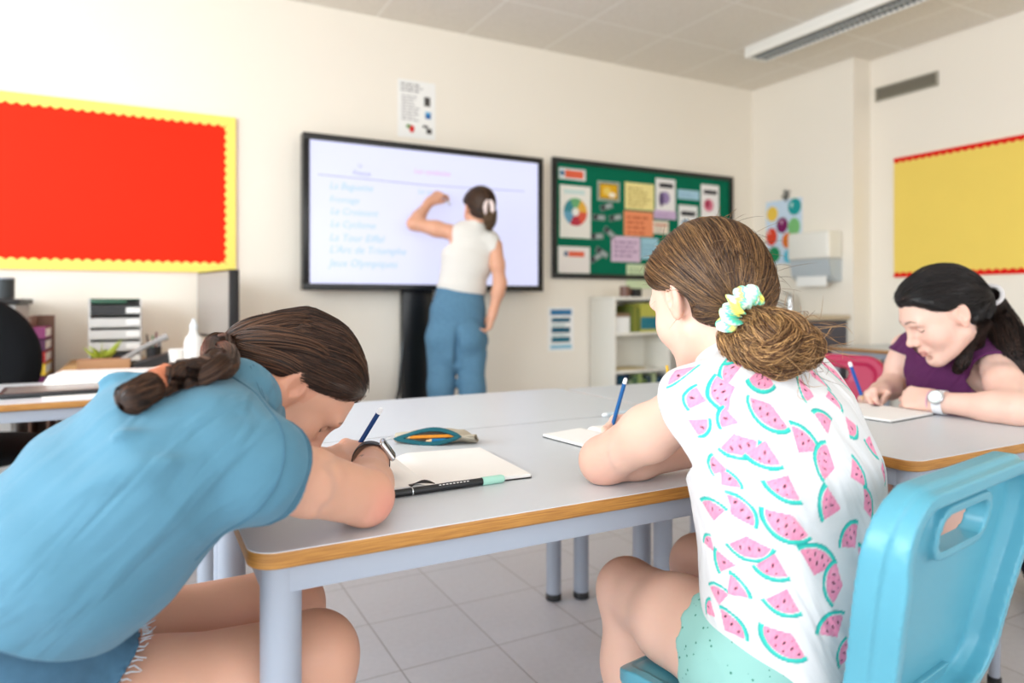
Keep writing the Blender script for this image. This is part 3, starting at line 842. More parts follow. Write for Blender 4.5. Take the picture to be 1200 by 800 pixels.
def shell_chair(name, loc, rz, label, cm, seat_z=.43, s=1.0, vox=.0045, group=None):
    """one-piece plastic school chair: seat, backrest with grip hole, four legs; local +Y is forward"""
    t = empty(name, (loc[0], loc[1], 0), rz, label, 'chair', group)
    # backrest
    f = Field(); bw = .205
    def w_at(v): return bw - .030 * np.clip((.30 - v) / .30, 0, 1) ** 1.2 - .012 * np.exp(-((v - .1) / .08) ** 2)
    zt, zb = .785, .46
    def outline(x, y, z):
        v = z - zb
        hw = w_at(v); r = .075
        qx = np.abs(x) - (hw - r); qz = np.abs(z - (zt + zb) / 2) - ((zt - zb) / 2 - r)
        return np.sqrt(np.maximum(qx, 0) ** 2 + np.maximum(qz, 0) ** 2) + np.minimum(np.maximum(qx, qz), 0) - r
    def lean(x, y, z): return y - (-.155 - (z - zb) * .20) - x * x * .9 * -1.0 * .0
    def back(x, y, z):
        o = outline(x, y, z); w = lean(x, y, z)
        plate = np.maximum(o, np.abs(w) - .005)
        rim = np.maximum(np.abs(o + .009) - .009, np.maximum(w - .006, -w - .042 + .012 * np.clip((z - zt + .1) / .1, 0, 1)))
        lip = np.maximum(np.abs(o + .006) - .010, np.abs(w + .002) - .010)
        d = smin(smin(plate, rim, .018), lip, .01)
        hx = np.abs(x) - .052; hz = np.abs(z - (zt - .066)) - .003
        hole = np.sqrt(np.maximum(hx, 0) ** 2 + np.maximum(hz, 0) ** 2) + np.minimum(np.maximum(hx, hz), 0) - .020
        hr = np.maximum(np.abs(hole - .006) - .006, np.maximum(w - .006, -w - .020))
        d = smin(d, hr, .01)
        return np.maximum(d, -hole)
    f.add(back, (-.24, -.30, .42), (.24, -.10, .80), 'u', .0)
    # connecting spine to the seat
    V_, F_ = f.mesh(vox)
    o = link_mesh('backrest', np_mesh('backrest', V_, F_), cm, t)
    f = Field()
    def seat(x, y, z):
        hw = .19 - .02 * np.clip(-y / .2, 0, 1); r = .06
        qx = np.abs(x) - (hw - r); qy = np.abs(y - .01) - (.205 - r)
        o = np.sqrt(np.maximum(qx, 0) ** 2 + np.maximum(qy, 0) ** 2) + np.minimum(np.maximum(qx, qy), 0) - r
        w = z - seat_z + .012 * np.clip(1 - (x * x) / .03, 0, 1) * np.clip(1 - (y + .05) ** 2 / .05, 0, 1) + .03 * np.clip((y - .14) / .08, 0, 1) ** 2
        pl = np.maximum(o, np.abs(w + .006) - .006)
        rim = np.maximum(np.abs(o + .006) - .006, np.abs(w + .018) - .018)
        return smin(pl, rim, .014)
    f.add(seat, (-.2, -.21, seat_z - .09), (.2, .23, seat_z + .01), 'u', 0)
    def spine(x, y, z):
        w = y - (-.155 - (z - zb) * .30); w = np.abs(w) - .009
        return smin(np.maximum(np.maximum(np.abs(x) - .085, w), np.abs(z - .455) - .045), 1.0, 0)
    f.add(spine, (-.09, -.22, .40), (.09, -.10, .50), 'u', .012)
    V_, F_ = f.mesh(vox)
    link_mesh('seat', np_mesh('seat', V_, F_), cm, t)
    for sx in (-1, 1):
        for sy in (-1, 1):
            b = MB(); p = [(sx * .15, sy * .12, seat_z - .026), (sx * .165, sy * .16, seat_z - .05), (sx * .185, sy * .205, .012)]
            b.tube(smooth_curve(p, 8), .0125, 14); lg = b.build('leg', M_steel, t)
            b = MB(); b.cyl((sx * .185, sy * .205, 0), (sx * .184, sy * .203, .03), .016, seg=16); b.build('foot_cap', M_foot, lg)
    b = MB(); b.box((-.155, -.13, seat_z - .034), (.155, .13, seat_z - .022), .004); b.build('seat_bracket', M_steel, t)
    return t
M_blue = mat('turquoise_plastic', '#589fb2', 0.33, 0.5, bump=.04, bscale=400)
M_mag = mat('magenta_plastic', '#b01848', 0.4, 0.5)
M_cream = mat('cream_plastic', '#e6e0d2', 0.45)
CH_R = math.radians(9)
shell_chair('school_chair', (.876, .724), CH_R, 'turquoise plastic chair holding girl in watermelon blouse', M_blue, vox=.003)
shell_chair('school_chair', (-.245, 1.035), -PI / 2, 'turquoise plastic chair under the girl in blue T-shirt', M_blue)
shell_chair('school_chair', (2.165, 1.16), PI / 2 - .1, 'turquoise plastic chair under the girl in purple top', M_blue)
shell_chair('school_chair', (2.17, 1.78), PI / 2 + .12, 'empty magenta plastic chair behind girl in watermelon blouse', M_mag)
shell_chair('school_chair', (-.80, 2.10), -.2, 'cream plastic chair pulled up to front of the left desk', M_cream)

# ================================================================== interactive screen
SY = 4.05
s0, s1 = at_y(355, 247, SY), at_y(636.5, 264, SY)
sx0, sx1 = s0[0], s1[0]; sz1 = at_y(355, 154, SY)[2]; sz0 = at_y(355, 339.5, SY)[2]
scr = empty('interactive_screen', ((sx0 + sx1) / 2, SY, 0), 0, 'large lit interactive screen with handwriting, on a black column stand', 'screen')
Wd, Hd = sx1 - sx0, sz1 - sz0
M_bez = mat('screen_bezel', '#101214', .3); M_scr = mat('lit_screen', '#8d90b0', .25, emit='#d6d9f4', estr=.72)
b = MB(); bz = .038
b.box((-Wd / 2, .012, sz0), (Wd / 2, .075, sz1), .006)
for lo, hi in (((-Wd / 2, -.004, sz0), (Wd / 2, .02, sz0 + bz)), ((-Wd / 2, -.004, sz1 - bz), (Wd / 2, .02, sz1)), ((-Wd / 2, -.004, sz0 + bz), (-Wd / 2 + bz, .02, sz1 - bz)), ((Wd / 2 - bz, -.004, sz0 + bz), (Wd / 2, .02, sz1 - bz))): b.box(lo, hi, .003)
b.build('bezel', M_bez, scr)
b = MB(); b.box((-Wd / 2 + bz, .006, sz0 + bz), (Wd / 2 - bz, .0118, sz1 - bz)); gl_ = b.build('display', M_scr, scr, smooth=False)
M_hw1 = mat('screen_ink_blue', '#8fabd8', .5, emit='#84a8e2', estr=.58); M_hw2 = mat('screen_ink_grey', '#77788c', .5, emit='#8f90a8', estr=.45); M_hw3 = mat('screen_ink_pink', '#a08', .5, emit='#c493b8', estr=.7) if 0 else mat('screen_ink_pink', '#b080a0', .5, emit='#c9a0c4', estr=.6)
def scrpt(px, py):
    p = at_y(px, py, SY); return (p[0] - (sx0 + sx1) / 2, .0055, p[2])
for body, px, py, sz, m, al in (('La', 422, 194, .03, M_hw2, 'CENTER'), ('France', 424, 203, .04, M_hw2, 'CENTER'), ('Les symboles', 507, 202, .045, M_hw3, 'CENTER'),
        ('La Baguette', 386, 217, .055, M_hw1, 'LEFT'), ('Fromage', 386, 233, .05, M_hw1, 'LEFT'), ('Le Croissant', 387, 247, .055, M_hw1, 'LEFT'), ('Le Cyclisme', 387, 262, .055, M_hw1, 'LEFT'),
        ('La Tour Eiffel', 386, 278, .06, M_hw1, 'LEFT'), ("L'Arc de Triomphe", 386, 292, .06, M_hw1, 'LEFT'), ('Jeux Olympiques', 386, 308, .06, M_hw1, 'LEFT'), ('Le coq', 490, 224, .045, M_hw1, 'LEFT')):
    text_mesh('handwriting', body, sz, m, gl_, Vector(scrpt(px, py)), ROT_BACK, al, .0002, .25)
b = MB(); p, q = scrpt(373, 204), scrpt(615, 224)
b.tube([p, ((p[0] + q[0]) / 2, p[1], (p[2] + q[2]) / 2 - .012), q], .0022, 6); b.build('drawn_line', M_hw2, gl_)
b = MB(); b.box((-Wd / 2 + .62, .0755, .06), (-Wd / 2 + .62 + .20, .13, sz0 + .35), .004); b.build('stand_column', M_bez, scr)
cxs = -Wd / 2 + .72
b = MB()
b.tube([(cxs - .10, .07, .75), (cxs - .13, .06, .45), (cxs - .24, .02, .02)], .011, 10); b.tube([(cxs + .10, .07, .75), (cxs + .13, .06, .45), (cxs + .24, .02, .02)], .011, 10)
b.box((cxs - .28, -.0, .0), (cxs + .28, .12, .03), .004); b.box((cxs - .12, .06, .03), (cxs + .12, .13, .07), .004)
b.build('stand_foot', M_bez, scr)

# ================================================================== bookcase
M_wht = mat('white_melamine', '#ebe7dc', .45)
bx0, bx1, by0, by1 = 2.88, 3.385, 3.90, 4.185
bk = empty('bookcase', (bx0, by0, 0), 0, 'low white open bookcase below the green notice board', 'bookcase')
bw_, bd_ = bx1 - bx0, by1 - by0
for x in (0, bw_ - .018):
    b = MB(); b.box((x, 0, 0), (x + .018, bd_, 1.005), .001); b.build('side_panel', M_wht, bk)
b = MB(); b.box((-.004, -.004, 1.0052), (bw_ + .004, bd_, 1.025), .001); b.build('top_panel', M_wht, bk)
b = MB(); b.box((.0182, bd_ - .008, 0), (bw_ - .0182, bd_, 1.005)); b.build('back_panel', M_wht, bk)
for z in (.06, .27, .51, .775):
    b = MB(); b.box((.0182, .004, z - .018), (bw_ - .0182, bd_ - .0082, z), .001); b.build('shelf', M_wht, bk)
def book(name, label, cat, x0, y0, z0, w, d, h, cover, group=None, band=None):
    """upright book: cover wraps spine; pages inside"""
    o = empty(name, (x0, y0, z0), 0, label, cat, group)
    m = PM(cover)
    b = MB(); t = .0016
    b.box((0, 0, 0), (w, t, h)); b.box((0, t, 0), (t, d, h)); b.box((w - t, t, 0), (w, d, h)); b.build('cover', m, o, smooth=False)
    b = MB(); b.box((t, t, .002), (w - t, d - .004, h - .002)); b.build('pages', M_paper, o, smooth=False)
    if band:
        b = MB(); b.box((-.0002, -.0004, h * .1), (w + .0002, -.0001, h * .52)); b.build('spine_band', PM(band), o, smooth=False)
    return o
sz_ = .775 + .0005
cz = empty('storage_box', (bx0 + .03, by0 + .03, sz_), 0, 'small white cardboard box with brown lid on upper bookcase shelf', 'box')
b = MB(); b.box((0, 0, 0), (.13, .19, .11), .002); b.build('box_body', M_paper, cz); b = MB(); b.box((-.003, -.003, .1102), (.133, .193, .135), .002); b.build('box_lid', mat('brown_card', '#8a6f55', .7), cz)
for i, (w, h, c) in enumerate(((.022, .19, '#6f7a35'), (.024, .18, '#8a8a3a'), (.018, .17, '#5f6f30'))):
    book('workbook', ['dark olive book first in the upper shelf row beside white box', 'yellowish olive book second from white box on the upper shelf', 'short olive book just left of the yellow and teal workbooks'][i], 'book', bx0 + .172 + i * .026, by0 + .03, sz_, w, .2, h, c, 'books on the upper bookcase shelf')
for i in range(7):
    book('workbook', 'yellow and teal workbook in the matching row on upper bookcase shelf', 'book', bx0 + .255 + i * .030, by0 + .025, sz_, .027, .2, .205, '#b9b552', 'matching yellow and teal workbooks', '#1d7488')
b = MB(); b.box((bx0 + .05, by0 + .03, .5105), (bx0 + .30, by0 + .2, .522), .002); tag(b.build('paper_pad', mat('beige_card', '#cbb98f', .7)), 'thin beige pad lying flat on middle bookcase shelf', 'pad')
lowc = ['#12394e', '#16465c', '#1b2f52', '#7a8d6a', '#4f6a4a', '#8fa060', '#566b3a', '#3a4b52', '#a9b58a', '#2c4e66', '#39434e']
lowl = ['navy', 'dark teal', 'dark blue', 'sage', 'moss green', 'light olive', 'green', 'slate', 'pale green', 'steel blue', 'charcoal']
for i, c in enumerate(lowc):
    book('binder', lowl[i] + ' binder low in the white bookcase, ' + ('at left end' if i == 0 else 'right of the %s one' % lowl[i - 1]), 'binder', bx0 + .022 + i * .042, by0 + .03, .2705, .038, .21, .205 if i < 3 else .17 + .02 * (i % 3), c, 'binders on the lower bookcase shelf')
# small things on the bookcase
mug = empty('mug', (bx0 + .14, by0 + .06, 1.0255), 0, 'small brown mug on top of the white bookcase', 'mug')
b = MB(); b.lathe([(.03, 0), (.036, .004), (.037, .075), (.034, .076), (.033, .008), (.001, .007)], 20); b.build('mug_body', mat('brown_glaze', '#6f4a3c', .35), mug)
b = MB(); b.tube([(.035 + .0, 0, .06), (.055, 0, .058), (.06, 0, .038), (.052, 0, .018), (.036, 0, .015)], .005, 8); b.build('handle', mat('brown_glaze', '#6f4a3c', .35), mug)
b = MB(); b.box((bx0 + .205, by0 + .03, 1.0255), (bx0 + .27, by0 + .09, 1.085), .006); tag(b.build('desk_clock', mat('black_matt', '#1b1a1c', .5)), 'small black box beside the mug on top of the bookcase', 'box')

# ================================================================== sink corner
sk = empty('sink_cabinet', (3.72, 3.29, 0), 0, 'sink cabinet with dark grey end panel in the right corner', 'cabinet')
M_dkp = mat('dark_grey_laminate', '#4a4650', .5)
b = MB(); b.box((0, 0, .08), (.78, .016, .855)); b.build('end_panel', M_dkp, sk, smooth=False)
b = MB(); b.box((.0, .0165, 0), (.79, .88, .855)); b.build('carcass', M_wht, sk, smooth=False)
b = MB(); b.box((.7805, -.006, 0), (.80, .016, .86)); b.build('edge_strip', M_wht, sk, smooth=False)
for i in range(2):
    b = MB(); b.box((-.02, .02 + i * .43, .1), (-.001, .44 + i * .43, .85), .002); d_ = b.build('door', M_dkp, sk)
    b = MB(); b.tube([(-.02, .38 - .3 * i + i * .43, .76), (-.045, .38 - .3 * i + i * .43, .76), (-.045, .38 - .3 * i + i * .43, .66), (-.02, .38 - .3 * i + i * .43, .66)], .005, 8); b.build('handle', M_steel, d_)
b = MB(); b.box((-.03, -.012, .8605), (.80, .885, .895), .004); wt_ = b.build('worktop', mat('beige_worktop', '#c9b79c', .4, var=.05, vscale=40), sk)
b = MB(); M_chr = mat('brushed_steel', '#c9ccce', .25, metal=.9)
b.box((.12, .30, .8952), (.62, .70, .8985), .001); b.build('sink_rim', M_chr, wt_)
p = at_x(926, 366, 4.40)
fc = empty('tap', (p[0], p[1], .8953), 0, 'brushed steel mixer tap over the sink in the corner', 'tap')
b = MB(); b.lathe([(.026, 0), (.026, .01), (.021, .014), (.021, .12), (.017, .135), (.001, .137)], 20); b.build('tap_body', M_chr, fc)
b = MB(); b.tube(smooth_curve([(-.01, .01, .07), (-.09, .06, .095), (-.17, .11, .125), (-.19, .12, .115)], 12), .011, 12); b.build('spout', M_chr, fc)
b = MB(); b.tube([(0, 0, .137), (.0, 0, .15), (-.05, .03, .165)], [.014, .012, .006], 10); b.build('lever', M_chr, fc)
# paper towel dispenser
pa, pb = at_x(939, 301, JOGX), at_x(988, 301, JOGX)
dp = empty('towel_dispenser', (JOGX, pb[1], pa[2]), 0, 'white paper towel dispenser with grey base on wall above the sink', 'dispenser')
dl = pa[1] - pb[1]; zt_ = at_x(960, 273, JOGX)[2] - pa[2]; zb_ = at_x(960, 331, JOGX)[2] - pa[2]
f = Field()
b = MB(); b.box((-.16, 0, zb_ + .17), (-.001, dl, zt_), .02, 4); b.build('cover', mat('dispenser_white', '#ece9e1', .35), dp)
b = MB(); b.prism([(-.15, zb_ + .169), (-.001, zb_ + .169), (-.001, zb_ + .01), (-.06, zb_), (-.12, zb_ + .05)], .01, dl - .01, Matrix(((1, 0, 0, 0), (0, 0, 1, 0), (0, 1, 0, 0), (0, 0, 0, 1)))); b.build('base', mat('dispenser_grey', '#b9c2c8', .3), dp)
b = MB(); b.box((-.115, .05, zb_ - .03), (-.11, dl - .05, zb_ + .045)); b.build('paper_towel', M_paper, dp, smooth=False)

# ================================================================== left background
M_blk = mat('black_matt', '#1b1a1c', .5)
# letter tray tower
lt0 = at_y(106, 420, 3.98); lt1 = at_y(166, 420, 3.98)
lw = lt1[0] - lt0[0]
lt = empty('drawer_tower', (lt0[0], 3.80, .7005), 0, 'tower of white and black letter trays on the desk under red board', 'organizer')
M_tray = mat('tray_grey', '#cfcdca', .35); M_trayb = mat('tray_black', '#1d1d20', .4)
hT = at_y(136, 350, 3.98)[2] - .70
b = MB(); b.box((0, 0.02, 0), (.008, .28, hT)); b.box((lw - .008, .02, 0), (lw, .28, hT)); b.box((.008, .26, 0), (lw - .008, .28, hT)); b.build('frame', M_tray, lt, smooth=False)
cols_t = [M_trayb, M_tray, M_tray, M_tray, M_trayb]; nT = 5
for i in range(nT):
    z0 = .002 + i * hT * .92 / nT; z1 = z0 + hT * .92 / nT - .008
    b = MB(); b.box((.0085, .02, z0), (lw - .0085, .255, z0 + .004)); b.box((.0085, .012, z0), (lw - .0085, .0195, z1 - (0 if i in (0, 4) else .006)), .002)
    tr_ = b.build('tray', cols_t[i], lt, smooth=False)
    b = MB(); b.box((lw * .70, .008, z0 + .010), (lw * .97, .0118, z1 - .012)); b.build('label_holder', M_paper, tr_, smooth=False)
    b = MB(); b.box((.012, .03, z0 + .0042), (lw - .012, .25, z0 + .012)); b.build('paper_stack', M_paper, tr_, smooth=False)
b = MB(); b.box((.01, .0, hT * .925), (lw * .72, .24, hT * .985), .006); b.box((.008, .02, hT * .985), (lw - .0085, .26, hT)); b.build('top_tray', mat('tray_green', '#2f5c48', .5), lt)
# monitor seen from the side
mo = empty('monitor', tuple(at_y(249, 425, 3.84)[:2]) + (.7005,), math.radians(-78), 'desktop monitor turned sideways on the teacher’s desk', 'monitor')
b = MB(); b.box((-.26, .0, .11), (.26, .048, .45), .006); b.build('screen_frame', M_blk, mo)
b = MB(); b.box((-.25, -.0015, .125), (.25, -.0002, .44)); b.build('screen_glass', mat('monitor_glass', '#a5a29c', .3), mo, smooth=False)  # reflection on the glass put into its pale grey colour
b = MB(); b.box((-.16, .0482, .16), (.16, .065, .40), .012); b.build('back_housing', M_blk, mo)
b = MB(); b.tube([(0, .05, .25), (0, .09, .2), (0, .09, .012)], .02, 10); b.build('stand_neck', M_blk, mo)
b = MB(); b.box((-.10, .03, 0), (.10, .17, .012), .004); b.build('stand_base', M_blk, mo)
# white pump bottle
p = at_y(227, 425, 3.50)
bt = empty('bottle', (p[0], p[1], .7005), 0, 'white plastic bottle beside the monitor', 'bottle')
b = MB(); b.lathe([(.036, 0), (.04, .006), (.04, .10), (.036, .125), (.018, .15), (.016, .165), (.001, .166)], 24); b.build('bottle_body', M_paper, bt)
b = MB(); b.lathe([(.017, .1662), (.017, .19), (.008, .2), (.007, .215), (.001, .216)], 18); b.build('cap', mat('white_cap', '#e9eef2', .3), bt)
p = at_y(207, 425, 3.52)
cup = MB(); cup.lathe([(.026, 0), (.034, .075), (.036, .078), (.033, .076), (.025, .004), (.001, .003)], 20); o = cup.build('paper_cup', M_paper); o.location = (p[0], p[1], .7005); tag(o, 'small white cup left of the white bottle', 'cup')
# tape dispenser / phone cradle
p = at_y(186, 425, 3.56)
ph = empty('desk_phone', (p[0] - .115, p[1] - .0, .7005), .1, 'grey telephone handset leaning on its dark base beside the cup', 'telephone')
b = MB(); b.prism([(0, 0), (.16, 0), (.16, .06), (.02, .02)], -.06, .06, Matrix(((1, 0, 0, 0), (0, 0, 1, 0), (0, 1, 0, 0), (0, 0, 0, 1)))); b.build('phone_base', M_blk, ph)
b = MB(); b.tube(smooth_curve([(-.03, 0, .03), (.05, 0, .085), (.15, 0, .135)], 8), [.016, .013, .011, .011, .011, .012, .014, .018], 10); b.build('handset', mat('phone_grey', '#9d9a98', .4), ph)
# cardboard box, papers, plant, pens on the teacher's desk
p0 = at_y(100, 434, 3.52)
tag(MB().box((p0[0] - .03, p0[1] - .03, .7005), (p0[0] + .17, p0[1] + .08, .742), .003).build('cardboard_box', mat('cardboard', '#b58a66', .8)), 'flat brown cardboard box in front of the letter tray tower', 'box')
p0 = at_y(120, 415, 3.62)
pl = empty('succulent_plant', (p0[0] - .01, 3.735, .7005), 0, 'small yellow-green plant in front of the letter tray tower', 'plant')
b = MB(); b.lathe([(.022, 0), (.03, .035), (.028, .036), (.001, .03)], 16); b.build('pot', mat('terracotta', '#7d5a3f', .8), pl)
b = MB()
for k in range(9):
    a = k * 2.4; l = .05 + .02 * (k % 3)
    b.tube(smooth_curve([(0, 0, .03), (math.cos(a) * l * .5, math.sin(a) * l * .5, .05 + .015 * (k % 2)), (math.cos(a) * l, math.sin(a) * l, .055 + .03 * (k % 3))], 6), [.006, .009, .01, .008, .005, .001], 6, sx=.4)
b.build('leaves', mat('leaf_yellow_green', '#a9b83a', .5), pl)
pc = empty('pen_pot', (lt0[0] + lw + .05, 3.72, .7005), 0, 'black pot of pens right of the letter tray tower', 'pen pot')
b = MB(); b.lathe([(.03, 0), (.034, .08), (.031, .08), (.028, .004), (.001, .003)], 18); b.build('pot', M_blk, pc)
for k, c in enumerate(('#22456b', '#2d7a4a', '#1c1c1e', '#6a2b3a')):
    b = MB(); a = k * 1.7; b.cyl((math.cos(a) * .01, math.sin(a) * .01, .006), (math.cos(a) * .03, math.sin(a) * .03, .12 + .01 * k), .004, seg=8); b.build('pen', PM(c), pc)
# desk: tablet and papers
def flat_paper(label, corners, z, cat='paper', name='loose_paper', m=None, th=.0012, group=None):
    c = np.mean([q[:2] for q in corners], 0)
    b = MB(); b.prism([(q[0] - c[0], q[1] - c[1]) for q in corners], 0, th); o = b.build(name, m or M_paper, None, smooth=False); o.location = (c[0], c[1], z); return tag(o, label, cat, group)
def rect_on(cx, cy, w, d, a):
    ca, sa = math.cos(a), math.sin(a)
    return [(cx + ca * x - sa * y, cy + sa * x + ca * y) for x, y in ((-w / 2, -d / 2), (w / 2, -d / 2), (w / 2, d / 2), (-w / 2, d / 2))]
flat_paper('white sheet under right edge of the tablet on left desk', rect_on(-.12, 2.60, .30, .21, .15), TZ + .0005)
flat_paper('white sheet at left end of the left desk', rect_on(-.66, 2.62, .30, .21, -.1), TZ + .0005)
tb = empty('tablet', tuple(at_z(74, 453, .71)[:2]) + (TZ + .0018,), .06, 'black cased tablet lying on the left desk', 'tablet')
tb.location[1] = 2.70
b = MB(); b.box((-.16, -.11, 0), (.16, .11, .014), .004); b.build('case', M_blk, tb)
b = MB(); b.box((-.145, -.095, .0142), (.145, .095, .0148)); b.build('tablet_screen', mat('tablet_screen', '#8b8580', .25), tb, smooth=False)
for i in range(4):
    flat_paper(['lowest sheet of the paper pile at back of the left desk', 'second sheet of the paper pile on the left desk', 'third sheet of the paper pile on the left desk', 'top sheet of the white paper pile on the left desk'][i], rect_on(-.12 + .01 * i, 2.93 + .006 * i, .36, .21, .05 - .06 * i), TZ + .0005 + .010 * i, th=.0095, group='paper pile on the left desk')
# office chair
p = at(12, 400, 2.75)
oc = empty('office_chair', (p[0] - .08, 3.0 + .2, 0), .25, 'black office chair with rounded back at left edge behind desk', 'chair')
oc.location = (p[0] - .12, 3.30, -.0)
f = Field(); f.ell((0, 0, .76), (.235, .07, .26), k=0); f.plane((0, .03, .8), (0, 1, 0)); f.ell((0, -.13, .76), (.23, .10, .28), mode='m', k=.02)
V_, F_ = f.mesh(.008); link_mesh('backrest', np_mesh('backrest', V_, F_), mat('black_fabric', '#0f1013', .85, .2), oc)
f = Field(); f.ell((0, -.26, .47), (.25, .25, .05), k=0)
V_, F_ = f.mesh(.009); link_mesh('seat', np_mesh('seat', V_, F_), mat('black_fabric', '#0f1013', .85, .2), oc)
b = MB(); b.tube([(0, .03, .72), (0, .06, .5), (0, -.1, .41)], .02, 10); b.cyl((0, -.26, .08), (0, -.26, .43), .028); b.build('column', M_blk, oc)
b = MB()
for k in range(5):
    a = k * 2 * PI / 5; b.tube([(0, -.26, .10), (math.cos(a) * .28, -.26 + math.sin(a) * .28, .06)], [.025, .014], 8)
b.build('star_base', M_blk, oc)
for k in range(5):
    a = k * 2 * PI / 5; b = MB(); c_ = (math.cos(a) * .28, -.26 + math.sin(a) * .28, .026); b.cyl((c_[0] - .012, c_[1], .026), (c_[0] + .012, c_[1], .026), .026, seg=16); b.build('castor', M_blk, oc)
# printer cabinet in the left corner
p = at_y(30, 345, 3.85)
cb = empty('storage_cabinet', (p[0] - .62, 3.72, 0), 0, 'pale grey cabinet at far left edge below red board', 'cabinet')
zt2 = at_y(20, 350, 3.72)[2]
b = MB(); b.box((0, 0, 0), (.60, .42, zt2 - .025), .004); b.build('carcass', M_greyp, cb)
b = MB(); b.box((-.01, -.015, zt2 - .0245), (.615, .43, zt2), .003); b.build('black_top', M_blk, cb)
for i in range(2):
    b = MB(); b.box((.01 + i * .29, -.014, .05), (.295 + i * .29, -.0005, zt2 - .04), .002); d_ = b.build('door', mat('cabinet_door', '#d3d0cb', .5), cb)
    b = MB(); b.cyl((.26 + i * .08, -.03, .6), (.26 + i * .08, -.014, .6), .012, seg=12); b.build('knob', M_steel, d_)
p = at_y(6, 338, 3.85)
cupb = empty('mesh_pot', (p[0] - .01, 3.86, zt2 + .0005), 0, 'dark wire pen pot on the cabinet at left edge', 'pot')
b = MB(); b.lathe([(.042, 0), (.045, .004), (.045, .092), (.043, .094), (.042, .006), (.001, .005)], 22); b.build('pot_body', mat('dark_mesh', '#3d4245', .5, metal=.3), cupb)
b = MB(); b.lathe([(.0465, .088), (.0465, .096), (.043, .097), (.043, .089)], 22); b.build('rim', M_steel, cupb)
# spines of coloured magazines in an upright rack beside the cabinet
p = at_y(38, 440, 3.78); 
rk = empty('magazine_rack', (p[0] - .01, 3.74, 0), 0, 'narrow upright rack of coloured folders beside the grey cabinet', 'rack')
b = MB(); b.box((0, 0, 0), (.075, .26, .02), .002); b.box((0, .24, .02), (.075, .26, .93), .002); b.box((0, 0, .02), (.008, .24, .93)); b.box((.067, .0, .02), (.075, .24, .6)); b.build('rack_body', mat('rack_brown', '#7a5a4a', .6), rk, smooth=False)
for i, (c, z, nm) in enumerate((('#7a1f3a', .50, 'maroon'), ('#d9a520', .555, 'amber'), ('#6a2a55', .61, 'plum'), ('#e0b83a', .665, 'yellow'), ('#a53232', .72, 'red'), ('#5a3550', .775, 'purple'), ('#87406a', .83, 'mauve'))):
    o = empty('folder', (p[0] + .0005, 3.735, z), 0, nm + ' folder in the narrow upright rack by the cabinet', 'folder', 'folders in the upright rack')
    b = MB(); b.box((0, 0, 0), (.054, .235, .006)); b.box((0, 0, .044), (.054, .235, .05)); b.box((0, -.002, 0), (.054, -.0002, .05)); b.build('cover', PM(c), o, smooth=False)
    b = MB(); b.box((.002, .004, .0065), (.052, .23, .0435)); b.build('pages', M_paper, o, smooth=False)
# dark box below the left desk, dark bag at right
f = Field(); f.ell((0, 0, .17), (.24, .16, .19), k=0); f.ell((.0, -.02, .09), (.26, .17, .11), k=.06); f.plane((0, 0, .004), (0, 0, -1))
f.disp(lambda x, y, z: .006 * np.sin(x * 31 + 9 * z) * np.sin(z * 27 + y * 14))
V_, F_ = f.mesh(.008)
p = at_z(1186, 725, .02)
bgR = empty('school_bag', (p[0] + .30, p[1] - .10, 0), 1.1, 'dark navy school bag with grey strap on floor at right edge', 'bag')
link_mesh('bag_body', np_mesh('bag_body', V_, F_), mat('navy_fabric', '#17162a', .8, .2, bump=.3, bscale=500), bgR)
b = MB(); b.tube(smooth_curve([(-.26, -.10, .16), (-.10, -.20, .185), (.10, -.20, .18), (.26, -.10, .17)], 14), .010, 8, sx=.3, up=(0, 1, 0)); b.build('strap', mat('grey_strap', '#80838e', .7), bgR)

# ================================================================== things on the near tables
ZT = TZ + .0004
M_nb = mat('notebook_page', '#f2f0ec', .75, .2); M_cov = mat('black_cover', '#16181a', .45)
def open_book(name, label, c, a, w, h, pages=True, cat='notebook', curl=0.0, z=ZT):
    """open notebook lying flat: w is the full open width"""
    t = empty(name, (c[0], c[1], z), a, label, cat)
    b = MB(); b.prism(rrect(-w / 2 - .003, -h / 2 - .003, w / 2 + .003, h / 2 + .003, .008), 0, .0016); b.build('cover', M_cov, t, smooth=False)
    for s in (-1, 1):
        b = MB()
        def top(u, v):
            xx = u * w / 2
            return (s * xx, -h / 2 + v * h, .0018 + .0075 * (1 - u) ** .0 * min(1, u * 9) * (1 - .35 * u) + (curl * max(0, u - .6) ** 2 if s < 0 else 0))
        b.grid(top, 16, 4)
        b.grid(lambda u, v: (s * u * w / 2, -h / 2 + v * h, .0017), 2, 2)
        for v in (0, 1):
            b.grid(lambda u, q: tuple(np.array((s * u * w / 2, -h / 2 + v * h, .0017)) * (1 - q) + np.array(top(u, v)) * q), 16, 2)
        b.grid(lambda u, q: tuple(np.array((s * w / 2, -h / 2 + u * h, .0017)) * (1 - q) + np.array(top(1, u)) * q), 4, 2)
        b.build('pages', M_nb, t)
    return t
def on_tab(x, y): return at_z(x, y, TZ)[:2]
# girl 1 notebook: corners seen at about (612,560) (560,527) (455,533) (458,580)
open_book('notebook', 'open notebook with black cover in front of girl in blue', (.418, 1.150), -.065, .345, .232)
tk = MB(); tk.grid(lambda u, v: (u * .040, -.006 + .016 * v * math.sin(PI * min(.999, u * .7 + .3)), .0100 + .008 * math.sin(u * PI) * (1 - v)), 10, 6)
o = tk.build('bookmark_flap', M_cov); o.location = (.372, 1.036, ZT); tag(o, 'curled black flap sticking up at front of open notebook', 'flap')
o.modifiers.new('thick', 'SOLIDIFY').thickness = .001

